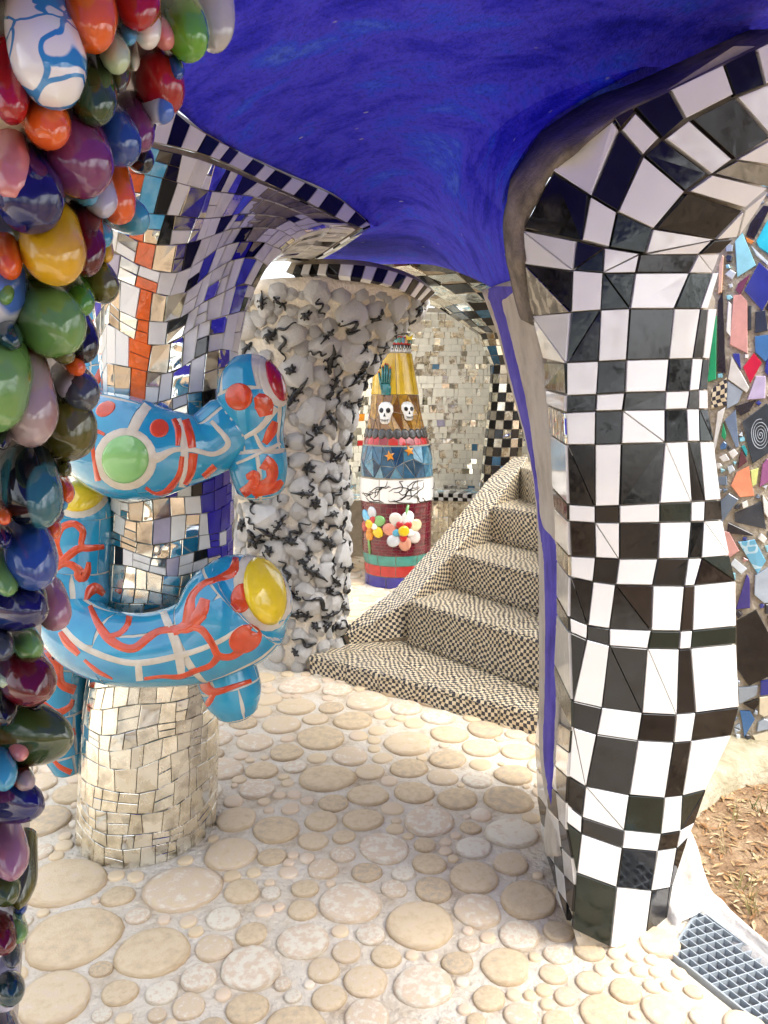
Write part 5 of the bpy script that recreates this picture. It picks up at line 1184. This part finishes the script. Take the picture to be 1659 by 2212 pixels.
for k_, L in [('sl',[(460,70),(525,110),(415,265),(393,250),(405,120)]),('ch',[(495,205),(675,125),(708,310),(500,265)]),('dk',[(455,265),(625,345),(615,355),(447,335)]),('pk',[(415,320),(460,330),(530,455),(455,505),(430,440)]),('wh',[(670,335),(710,370),(690,405),(648,370)]),('sk',[(520,395),(630,380),(705,520),(650,610)]),('pw',[(495,505),(580,575),(540,612),(468,545)]),('vi',[(578,610),(597,640),(600,835),(505,845)]),('gb',[(630,620),(740,550),(740,800),(690,805),(625,750)]),('bk',[(505,925),(640,850),(721,1000),(740,1280),(590,1355),(510,1240)]),('gb',[(520,1370),(650,1355),(640,1420),(525,1480)]),('nv',[(668,1325),(740,1312),(740,1410),(665,1420)]),('bk',[(555,1475),(650,1440),(655,1475),(625,1515)]),('bl',[(530,1525),(600,1525),(630,1580),(560,1700),(545,1600)]),('cr',[(660,1430),(740,1420),(740,1540),(690,1560),(655,1540)]),('sl',[(460,1710),(560,1735),(660,1800),(470,1815),(430,1780)]),('mi',[(460,1820),(615,1805),(633,1850),(485,1875)]),('cr',[(615,1690),(740,1650),(740,1810),(690,1820)]),('gb',[(650,1600),(690,1575),(740,1590),(740,1640),(640,1660)]),('wh',[(680,80),(740,160),(715,235),(690,200)])]: hand_shard(f7(L), k_)
HS = []
def small_shards():
    n_ = 0
    for _ in range(4000):
        if n_ >= 110: break
        x, y = rr.uniform(1552, 1668), rr.uniform(380, 1610); r_ = rr.uniform(5, 15); a0 = rr.uniform(0, 6.28); k_ = rr.choice([3, 4, 4, 5])
        pg = [(x + r_ * rr.uniform(.7, 1.2) * math.cos(a0 + i * 6.28 / k_), y + r_ * rr.uniform(.7, 1.2) * math.sin(a0 + i * 6.28 / k_)) for i in range(k_)]
        chk = pg + [(x, y)] + [((p[0] + x) / 2, (p[1] + y) / 2) for p in pg]
        if any(inside(h, *p) for h in HS for p in chk) or any(inside([(x + (p[0] - x) * 1.3, y + (p[1] - y) * 1.3) for p in pg], *p) for h in HS for p in h): continue
        hand_shard(pg, rr.choice(['gb', 'gb', 'pw', 'wh', 'sl', 'lcy', 'ch', 'cr', 'dk', 'nv', 'pk'])); HS.append(pg); n_ += 1
dko = hand_shard(f6([(545,1805),(712,1680),(740,1700),(740,2000),(615,2085)]), 'ch')
spp = []
for t in np.linspace(.05, 1, 110):
    q = cast(SWB, 1426.4 + (668 + 62 * t * math.cos(t * 30)) * .3226, 329.2 + (1890 + 105 * t * math.sin(t * 30)) * .3226); spp.append(q[0] + q[1] * .0135)
v, f = tube(spp, [.0016] * 110, 5); mk('scratched_spiral', v, f, SC[15], dko)
HS += [list(q) for q in ALLH]; small_shards()

# ================================================================== KERB, LEDGE, SOIL, GRATE
e1 = lambda x, y: (1371.5 + x * .1733, 1865.2 + y * .1733)
M_MOSS = rough_mat('mossy_concrete', [(0.22, (0.12, 0.105, 0.06)), (0.4, (0.30, 0.26, 0.16)), (0.55, (0.42, 0.37, 0.26)), (0.8, (0.56, 0.51, 0.40))], scale=6, bump=.012, bscale=50)
OUTER = [e1(640, -330), e1(740, -160), e1(800, 0), e1(835, 150), e1(950, 440), e1(1080, 540), e1(1200, 670), e1(1430, 900), e1(1680, 1140), e1(2300, 1750)]
INNER = [e1(330, -330), e1(360, -160), e1(400, 0), e1(400, 200), e1(420, 600), e1(560, 800), e1(700, 590), e1(1000, 740), e1(1400, 1050), e1(2100, 1620)]
ob, ib = catmull([G(*q).to_tuple() for q in OUTER], 6), catmull([G(*q).to_tuple() for q in INNER], 6)
rows = []
for i, (a, b_) in enumerate(zip(ob, ib)):
    t_ = i / len(ob); a, b_ = V(a), V(b_); row = []
    for s in np.linspace(0, 1, 8):
        p = lerp(b_, a, s); hgt = .012 + .05 * max(0, 1 - t_ * 1.5) * (1 - s * .6) + .03 * math.exp(-((s - .75) / .25) ** 2) + .008 * noise.noise(p * 8)
        row.append(V((p.x, p.y, hgt)))
    row = [V((row[0].x - .03, row[0].y, -.08))] + row + [V((row[-1].x + .02, row[-1].y, -.08))]; rows.append(row)
v, f = rings_mesh(rows, close=False); kb = mk('kerb', v, f, M_WPLASTER, None, True, kind='structure', label='white plaster kerb curving round the drain grate')
lg = catmull([(G(1455, 1845) + V((-.06, 0, 0))).to_tuple(), G(1500, 1770).to_tuple(), G(1580, 1715).to_tuple(), G(1680, 1690).to_tuple(), (G(1680, 1690) + V((.6, .02, 0))).to_tuple(), (G(1680, 1690) + V((1.3, .3, 0))).to_tuple()], 6)
rows = []
for i, q in enumerate(lg):
    q = V(q); d = V((-.12, .55, 0)) if i < 14 else V((0, .5, 0)); hz = .10 + .02 * noise.noise(q * 5)
    rows.append([q + V((0, -.01, -.08)), q + V((0, 0, hz * .6)), q + V((-.005, .03, hz)), q + d * .5 + V((0, 0, hz + .03 + .012 * noise.noise(q * 9))), q + d + V((0, 0, hz + .06)), q + d + V((0, 0, -.08))])
v, f = rings_mesh(rows, close=False); mk('ledge', v, f, M_MOSS, None, True, kind='structure', label='mossy concrete ledge under the shard wall')
# soil bank
rows = []
oo = [V(q) for q in ob]; oo = [oo[0] + V((.0, .5, 0))] + oo
for p in oo:
    row = []
    for s in list(np.linspace(0, .5, 9)) + [.7, 1.0, 1.6, 3, 6]:
        q = p + V((s, .12 * s, 0)); row.append(V((q.x - (.02 if s == 0 else 0), q.y, -.02 if s == 0 else .012 * noise.noise(q * 6) + .02 * noise.noise(q * 2) + .004)))
    rows.append(row)
v, f = rings_mesh(rows, close=False); soil = mk('soil_bank', v, f, M_SOIL, None, True, kind='structure', label='dry orange soil beside the white kerb')
rr = random.Random(4); lv = MB(); gb = MB()
M_LEAF = [rough_mat('dry_leaf_%d' % i, [(.3, tuple(x * .7 for x in c)), (.7, c)], scale=30, rough=.7, bump=.001) for i, c in enumerate([(.42, .25, .11), (.52, .36, .18), (.33, .17, .07), (.60, .47, .28)])]
SB = bvh_of([soil])
for _ in range(4200):
    x, y = rr.uniform(.95, 2.3), rr.uniform(1.35, 3.1); h = SB.ray_cast(V((x, y, 1)), V((0, 0, -1)))
    if h[0] is None: continue
    L, w, a = rr.uniform(.012, .055), rr.uniform(.003, .016), rr.uniform(0, 6.28); c = h[0] + V((0, 0, rr.uniform(.002, .010)))
    d = V((math.cos(a), math.sin(a), rr.uniform(-.2, .25))); e = V((-math.sin(a), math.cos(a), rr.uniform(-.3, .3)))
    lv.add([c - d * L * .5, c - d * L * .1 + e * w * .5 + V((0, 0, .003)), c + d * L * .5, c - d * L * .1 - e * w * .5 + V((0, 0, .002))], [[0, 1, 2], [0, 2, 3]], rr.choice(M_LEAF))
lv.build('leaf_litter', None, kind='stuff', label='dry leaves and twigs scattered on the soil')
M_GRASS = [rough_mat('grass_%d' % i, [(.3, tuple(x * .7 for x in c)), (.7, c)], scale=20, rough=.6, bump=.001) for i, c in enumerate([(.30, .26, .10), (.10, .16, .035), (.40, .33, .16)])]
for _ in range(60):
    x, y = rr.uniform(1.05, 2.0), rr.uniform(1.5, 2.9); h = SB.ray_cast(V((x, y, 1)), V((0, 0, -1)))
    if h[0] is None: continue
    gm = rr.choice(M_GRASS)
    for _ in range(rr.randint(6, 16)):
        b0 = h[0] + V((rr.uniform(-.02, .02), rr.uniform(-.02, .02), 0)); d = V((rr.uniform(-.5, .5), rr.uniform(-.5, .5), 1)).normalized() * rr.uniform(.03, .11); s = V((rr.uniform(-1, 1), rr.uniform(-1, 1), 0)).normalized() * .0015
        gb.add([b0 - s, b0 + s, b0 + d * .6 + s * .7 + V((d.x * .2, d.y * .2, 0)), b0 + d + V((d.x * .6, d.y * .6, -.01)), b0 + d * .6 - s * .7 + V((d.x * .2, d.y * .2, 0))], [[0, 1, 2, 4], [4, 2, 3]], gm)
gb.build('grass', None, kind='stuff', label='thin dry grass tufts on the soil')
# grate
m, nt, b = newmat('galvanised_steel'); b.inputs['Metallic'].default_value = .4; b.inputs['Roughness'].default_value = .45; b.inputs['Base Color'].default_value = (.50, .56, .60, 1); M_STEEL = m
gr = empty('drain_grate', (gA.x, gA.y, 0), 'galvanised steel drain grate at the foot of the chequered pillar', 'drain grate')
ctr = V((1528., 2042., 0)); tvec = (G(1528 + 54.6, 2042 - 15.6) - G(1528 - 54.6, 2042 + 15.6)).normalized(); lvec = gdir
pol = [gA, gB, gB + (gC - gB).normalized() * 1.5, gA + gdir * 1.7]
def bar(p, q, hgt=.026, th_=.003, zt=.006, name='bar'):
    d = (q - p).normalized(); s = V((-d.y, d.x, 0)) * th_ / 2; v = []
    for z_ in (zt - hgt, zt): v += [p - s + V((0, 0, z_)), p + s + V((0, 0, z_)), q + s + V((0, 0, z_)), q - s + V((0, 0, z_))]
    mk(name, v, [[3, 2, 1, 0], [4, 5, 6, 7], [0, 1, 5, 4], [1, 2, 6, 5], [2, 3, 7, 6], [3, 0, 4, 7]], M_STEEL, gr)
def cut(p, d):
    ts = []
    for i in range(4):
        a, b_ = pol[i - 1], pol[i]; e = b_ - a; den = d.x * e.y - d.y * e.x
        if abs(den) < 1e-9: continue
        w = a - p; t = (w.x * e.y - w.y * e.x) / den; s = (w.x * d.y - w.y * d.x) / den
        if 0 <= s <= 1: ts.append(t)
    return (p + d * min(ts), p + d * max(ts)) if len(ts) >= 2 else None
for i in range(1, 46):
    c = cut(gA + lvec * (.033 * i - .16), tvec)
    if c and (c[1] - c[0]).length > .01: bar(*c, hgt=.034)
pn = V((-lvec.y, lvec.x, 0)); pn = pn if pn.dot(gB - gA) > 0 else -pn
for i in range(1, 9):
    c = cut(gA + pn * .031 * i, lvec)
    if c and (c[1] - c[0]).length > .01: bar(c[0], c[1], hgt=.022, zt=.0055)
for i in range(4): bar(pol[i - 1], pol[i], .035, .006, .009, 'frame_bar')

# ================================================================== COLUMN OF GLOSSY LOBES (front left)
lc = empty('lobed_column', (-.62, .78, 0), 'column studded with big glossy many-coloured ceramic lobes close to the viewer', 'column')
def lobY(px, py):
    """depth of the column surface"""
    e = interp(py, [0, 250, 600, 900, 1100, 1600, 2200], [520, 400, 300, 230, 190, 150, 80]); t = max(0, min(1.1, px / e)); return .60 + .26 * t ** 2.2
M_LMORT = rough_mat('lobe_mortar', [(.3, (.30, .27, .23)), (.7, (.50, .46, .41))], scale=25, bump=.006)
rows = []
for py in np.linspace(-700, 3600, 60):
    e = interp(py, [-700, -300, 0, 120, 250, 420, 600, 900, 1100, 1600, 2200, 3600], [900, 700, 450, 335, 295, 235, 190, 135, 105, 75, 40, -200]); row = []
    for t in np.linspace(-.9, 1, 14): row.append(P(e * t if t > 0 else t * 260, py, interp(t, [-.9, 0, .6, .9, 1], [.62, .64, .72, .82, .9])))
    row += [row[-1] + V((-.06, .12, 0)), row[-1] + V((-.25, .25, 0)), row[0] + V((-.05, .25, 0)), row[0] + V((-.1, .08, 0))]
    rows.append([p for p in row])
rows = [r_ for r_ in rows if min(p.z for p in r_) > -.02]
z0row = [V((p.x, p.y, 0)) for p in rows[-1]]
v, f = rings_mesh(rows + [z0row]); lcore = mk('core', v, f, M_LMORT, lc, True)
LC = {}
def lg_(name, c, c2=None, **k): LC[name] = gl('lobe_' + name, c, c2=c2, **k)
for n_, c, c2 in [('red', (.33, .01, .012), (.22, .006, .01)), ('orange', (.62, .10, .012), (.5, .06, .01)), ('green', (.10, .28, .025), (.05, .18, .02)), ('grey', (.50, .48, .47), None), ('lgreen', (.34, .45, .24), (.45, .5, .35)), ('dgreen', (.02, .05, .015), (.05, .06, .012)), ('blue', (.02, .07, .26), (.015, .04, .18)), ('purple', (.15, .03, .10), (.11, .02, .09)), ('mauve', (.30, .13, .20), None), ('pink', (.55, .20, .18), (.45, .14, .14)), ('navy', (.008, .008, .09), (.006, .006, .05)), ('yellow', (.62, .36, .01), (.5, .26, .01)), ('lav', (.45, .43, .52), None), ('teal', (.03, .20, .33), (.05, .28, .4)), ('sky', (.06, .26, .45), None), ('maroon', (.14, .006, .012), (.06, .004, .008)), ('olive', (.03, .032, .006), (.12, .11, .02)), ('mgreen', (.14, .28, .08), (.09, .2, .05)), ('black', (.006, .006, .012), None), ('slate', (.05, .06, .08), None), ('dteal', (.01, .05, .06), (.004, .012, .016)), ('cream', (.62, .58, .45), None), ('white', (.68, .66, .66), None)]: lg_(n_, c, c2)
LC['net'] = net_mat('lobe_blue_net', (.66, .64, .64), (.03, .20, .45), 30, .05)
LC['rnet'] = net_mat('lobe_orange_net', (.66, .62, .58), (.6, .09, .02), 30, .09)
def stripe_mat(name, c1, c2, sc_=9, dist=3):
    m, nt, b = newmat(name); co = N(nt, 'ShaderNodeTexCoord'); w = N(nt, 'ShaderNodeTexWave', Scale=float(sc_), Distortion=float(dist), Detail=2.0); nt.links.new(co.outputs['Object'], w.inputs['Vector'])
    r = ramp(nt, [(.35, c1), (.6, c2)]); nt.links.new(w.outputs['Fac'], r.inputs['Fac']); nt.links.new(r.outputs[0], b.inputs['Base Color']); b.inputs['Roughness'].default_value = .07; b.inputs['Coat Weight'].default_value = .5; return m
LC['rstripe'] = stripe_mat('lobe_red_streak', (.16, .01, .012), (.3, .22, .22), 5, 4); LC['tstripe'] = stripe_mat('lobe_teal_streak', (.02, .10, .12), (.004, .008, .012), 7, 5); LC['bstripe'] = stripe_mat('lobe_blue_streak', (.05, .12, .42), (.5, .52, .6), 8, 3); LC['speck'] = gl('lobe_speckled', (.10, .08, .01), c2=(.006, .006, .03), scale=60)
LB = [ # x0 y0 x1 y1 colour (outline box of each lobe), optional direction r = points right, d = points down
 (20,-30,172,215,'net'),(-20,80,58,255,'red'),(147,-40,252,93,'orange','d'),(250,-50,350,52,'red','d'),(288,10,352,95,'rnet','d'),(262,37,300,92,'sky','d'),(318,25,372,96,'pink'),(345,-30,443,115,'green'),(417,-40,512,103,'grey','d'),(205,60,271,147,'lgreen'),
 (145,96,240,260,'dgreen'),(232,95,285,200,'speck','d'),(278,108,304,152,'cream','d'),(275,92,388,228,'red'),(340,108,392,170,'blue'),(285,195,365,255,'bstripe'),(38,188,137,307,'orange'),(83,222,225,408,'purple'),(185,220,293,342,'blue'),(248,200,328,320,'purple'),
 (262,300,322,360,'black'),(-25,262,62,427,'pink'),(-25,300,112,482,'navy'),(40,418,165,602,'yellow'),(175,355,246,463,'lav'),(200,338,287,470,'orange'),(205,418,313,494,'teal'),(132,380,203,434,'sky'),(140,425,218,588,'maroon'),(188,466,236,528,'teal'),
 (205,505,241,562,'yellow'),(160,548,247,638,'olive'),(-20,480,44,594,'orange'),(-18,558,26,652,'mgreen'),(12,602,166,748,'mgreen'),(130,590,194,673,'green'),(130,668,204,772,'black'),(100,728,155,777,'olive'),(-15,676,40,748,'dteal'),(-10,738,115,955,'rstripe'),
 (60,815,193,982,'olive'),(108,780,176,860,'lav'),(118,785,201,875,'slate'),(125,755,180,803,'orange'),(2,950,127,1136,'tstripe'),(108,975,148,1025,'olive'),(108,1020,153,1082,'orange'),(100,1068,143,1098,'teal'),(92,1084,133,1120,'navy'),(4,1108,115,1264,'blue'),
 (86,1098,127,1158,'orange'),(-20,1182,36,1285,'mgreen'),(70,1240,143,1352,'mauve'),(30,1236,92,1322,'dgreen'),(-20,1262,89,1362,'navy','r'),(20,1345,84,1420,'mgreen'),(0,1390,104,1512,'maroon'),(-5,1512,149,1655,'dgreen','r'),(22,1640,68,1704,'rstripe'),(-15,1686,82,1780,'navy','r'),
 (-20,1766,53,1898,'mauve'),(14,1778,71,1966,'olive'),(26,1925,54,1972,'blue'),(6,1960,53,2031,'mgreen'),(4,2000,42,2090,'slate'),(-20,2062,46,2185,'lav','d'),(-20,2180,40,2290,'navy'),(-15,1900,20,2070,'white'),(44,1496,88,1534,'black'),(-12,1430,26,1482,'lgreen'),(-15,1080,18,1130,'orange'),(-18,880,20,970,'black'),(-20,1130,20,1180,'navy'),(75,990,110,1060,'navy'),(60,1150,100,1235,'orange'),(20,1560,60,1640,'pink'),(-30,1840,36,1950,'dgreen'),(-30,1955,28,2055,'maroon'),(-25,2085,40,2160,'dteal'),(-30,1600,30,1700,'teal'),(-30,1480,30,1560,'black'),(-30,1340,24,1420,'slate'),(-30,700,20,790,'slate'),(30,1030,80,1120,'maroon')]
def lobe_mesh(root, tip, rd, seed):
    ax = tip - root; L = ax.length; t = ax.normalized(); a = t.cross(V((.2, .9, .3))).normalized(); b_ = t.cross(a); k = 16; rings = []
    rr = random.Random(seed); fl = rr.uniform(.88, 1.0); pw = rr.choice([.42, .46, .5, .55, .7])
    n_ = 14
    for i in range(n_ + 1):
        s = i / n_
        if s < .55: r_ = lerp(.96, 1.0, math.sin(s / .55 * PI / 2))
        else: q = (s - .55) / .45; r_ = max(0, 1 - q ** 2.2) ** pw
        c = root + ax * s + V((0, 0, -1)) * rd * .22 * s * s + V((0, 0, 1)) * rd * .22 * s + b_ * rd * .05 * math.sin(s * 3 + seed)
        rings.append([c + (a * math.cos(2 * PI * j / k) + b_ * fl * math.sin(2 * PI * j / k)) * rd * max(r_, .02) * (1 + .03 * math.sin(2 * j * 2 * PI / k + seed) + .05 * noise.noise((math.cos(2 * PI * j / k) * 1.3 + seed, math.sin(2 * PI * j / k) * 1.3, s * 2.5))) for j in range(k)])
    return rings_mesh(rings)
for i, q in enumerate(LB):
    x0, y0, x1, y1, cn = q[:5]; dr = q[5] if len(q) > 5 else 'x'
    w, h = x1 - x0, y1 - y0
    if dr == 'r': rp = h * .52; tip = (x1, y1 - h * .42); root = (x0 - w * .3, y0 + h * .42)
    elif dr == 'd': rp = w * .53; tip = ((x0 + x1) / 2, y1); root = ((x0 + x1) / 2 - w * .15, y0 - h * .15)
    else: rp = min(w, h) * .51 + abs(h - w) * .05; dx = w - 2 * rp; dy = h - 2 * rp; tx, ty = x1 - rp, y1 - rp; n_ = math.hypot(max(dx, 6) + rp * .7, max(dy, 6) + rp * .9); tip = (tx + rp * (max(dx, 6) + rp * .7) / n_, ty + rp * (max(dy, 6) + rp * .9) / n_); root = (x0 + rp * .85, y0 + rp * .85)
    cx_, cy_ = (x0 + x1) / 2, (y0 + y1) / 2; Y = lobY(cx_, cy_) + .03 * (i % 7) / 7 - .035
    A_, B_ = P(*root, Y + .045), P(*tip, Y - .015); rd = rp * axial((A_ + B_) / 2) / F
    v, f = lobe_mesh(A_, B_, rd, i); mk('lobe', v, f, LC[cn], lc, True)
# the far side of the column, seen in the mirrors
rr = random.Random(8); LN = list(LC.values()); LMS = []
for i in range(6):
    v, f = lobe_mesh(V((0, 0, 0)), V((0, -.03 + .01 * i, .11)) * (1 + .1 * i), .035 + .004 * (i % 3), i); LMS.append((v, f))
LCB = bvh_of([lcore]); cv = np.array([tuple(q.co + ORIG[lcore.name]) for q in lcore.data.vertices]); cnt = 0; LP = []
for _ in range(4000):      # the flanks out of frame, seen in the mirrors and from the side
    if cnt >= 210: break
    z = rr.uniform(.12, 2.2); near_ = cv[np.abs(cv[:, 2] - z) < .12]
    if len(near_) < 3: continue
    c0 = V((float(near_[:, 0].mean()), float(near_[:, 1].mean()), z)); th = rr.uniform(0, 6.28); o_ = V((math.cos(th), math.sin(th), 0)); h = LCB.ray_cast(c0 + o_ * 1.5, -o_)
    if h[0] is None or any((h[0] - q).length < .055 for q in LP): continue
    d = (o_ + V((0, 0, -.55))).normalized(); v, f = LMS[cnt % 6]; m_ = d.to_track_quat('Z', 'Y').to_matrix(); w = [h[0] - d * .035 + m_ @ p for p in v]
    if any(axial(p) > .03 and proj(p)[0] > interp(proj(p)[1], [-100, 0, 250, 600, 900, 1100, 1600, 2200], [330, 330, 230, 130, 60, 20, -5, -12]) for p in w): continue
    mk('lobe', w, f, rr.choice(LN), lc, True); LP.append(h[0]); cnt += 1

# ================================================================== BEYOND: pale mosaic wall on the left, trees all round
bw = empty('pale_mosaic_wall', (-3.4, 7.0, 0), 'pale far wall with pastel mosaic patches seen behind the lobed column', 'mosaic wall')
bwl = lambda s, z, off=0: V((lerp(-5.2, -1.4, s), lerp(5.6, 8.4, s), z)) + V((.59, -.8, 0)) * (off + .15 * math.sin(s * 9))
v, f = rings_mesh([[bwl(s, 0, -.1), bwl(s, 0), bwl(s, 2.2 + .25 * math.sin(s * 11)), bwl(s, 2.2 + .25 * math.sin(s * 11), -.2)] for s in np.linspace(0, 1, 40)]); mk('core', v, f, M_WPLASTER, bw, True)
rr = random.Random(14); PAST = [M_WHITE, M_PET[0], M_PET[5], M_SKYB, M_PINK, M_LILAC, M_MIRC, M_MIR, M_BLACK, SC[7], SC[9], SC[12], SC[14]]
for i in range(26):
    for j in range(11):
        if rr.random() < .18: continue
        s0, s1 = i / 26, (i + .9) / 26; z0_, z1_ = .1 + j * .17, .1 + (j + .88) * .17; jt = rr.uniform(-.012, .012)
        v, f, uv = slab([bwl(s0 + jt, z0_, .003), bwl(s1, z0_, .003), bwl(s1 - jt, z1_, .003), bwl(s0, z1_, .003)], V((.59, -.8, 0)), .006, .004, tilt=.06); mk('tile', v, f, rr.choice(PAST), bw)
M_FOL = [rough_mat('foliage_%d' % i, [(.3, tuple(x * .6 for x in c)), (.7, c)], scale=5, rough=.6, bump=.001) for i, c in enumerate([(.05, .085, .02), (.035, .06, .015), (.075, .11, .03)])]
M_BARK = rough_mat('bark', [(.3, (.08, .06, .04)), (.7, (.2, .16, .11))], scale=8, bump=.02)
def tree(x, y, h, w, label, seed):
    rr = random.Random(seed); e = empty('broadleaf_tree', (x, y, -.07), label, 'tree', 'trees round the garden')
    v, f = tube([(x, y, -.1), (x + rr.uniform(-.1, .1), y, h * .25), (x + rr.uniform(-.2, .2), y, h * .6)], [.16, .12, .05], 8); mk('trunk', v, f, M_BARK, e, True)
    mb = MB(); cl = [(V((x + rr.gauss(0, w * .33), y + rr.gauss(0, w * .33), rr.uniform(h * .15, h * .9))), rr.uniform(.35, .7) * w * .5) for _ in range(22)]
    for c, r_ in cl:
        mt = rr.choice(M_FOL)
        for _ in range(75):
            d = V((rr.gauss(0, 1), rr.gauss(0, 1), rr.gauss(0, 1))).normalized(); p = c + d * r_ * rr.uniform(.6, 1.05); n_ = (d + V((rr.gauss(0, .5), rr.gauss(0, .5), rr.gauss(0, .5)))).normalized(); a = n_.cross(V((.3, .2, .9))).normalized() * rr.uniform(.07, .15); b_ = n_.cross(a).normalized() * rr.uniform(.05, .10)
            mb.add([p - a, p + b_, p + a, p - b_], [[0, 1, 2, 3]], mt)
    mb.build('crown', e)
TR = [(-7, -6, 5.5, 4, 'broad tree behind the viewer on the lobed column side'), (-2.5, -7.5, 6, 4.2, 'tall tree straight behind the viewer'), (2.2, -7, 5.5, 4, 'broad tree behind the viewer on the grate side'), (6.5, -5, 6, 4.4, 'tree behind the viewer beyond the soil bank'), (7, 1.5, 5.5, 4, 'tree standing beyond the soil bank'), (-9.5, 12.5, 4.5, 4.5, 'tree behind the pale mosaic wall'), (3.5, 12, 6, 4.5, 'tree behind the mirrored niche'), (7.5, 7.5, 5.5, 4.5, 'tree behind the shard wall')]
for i, t_ in enumerate(TR): tree(*t_, seed=i)
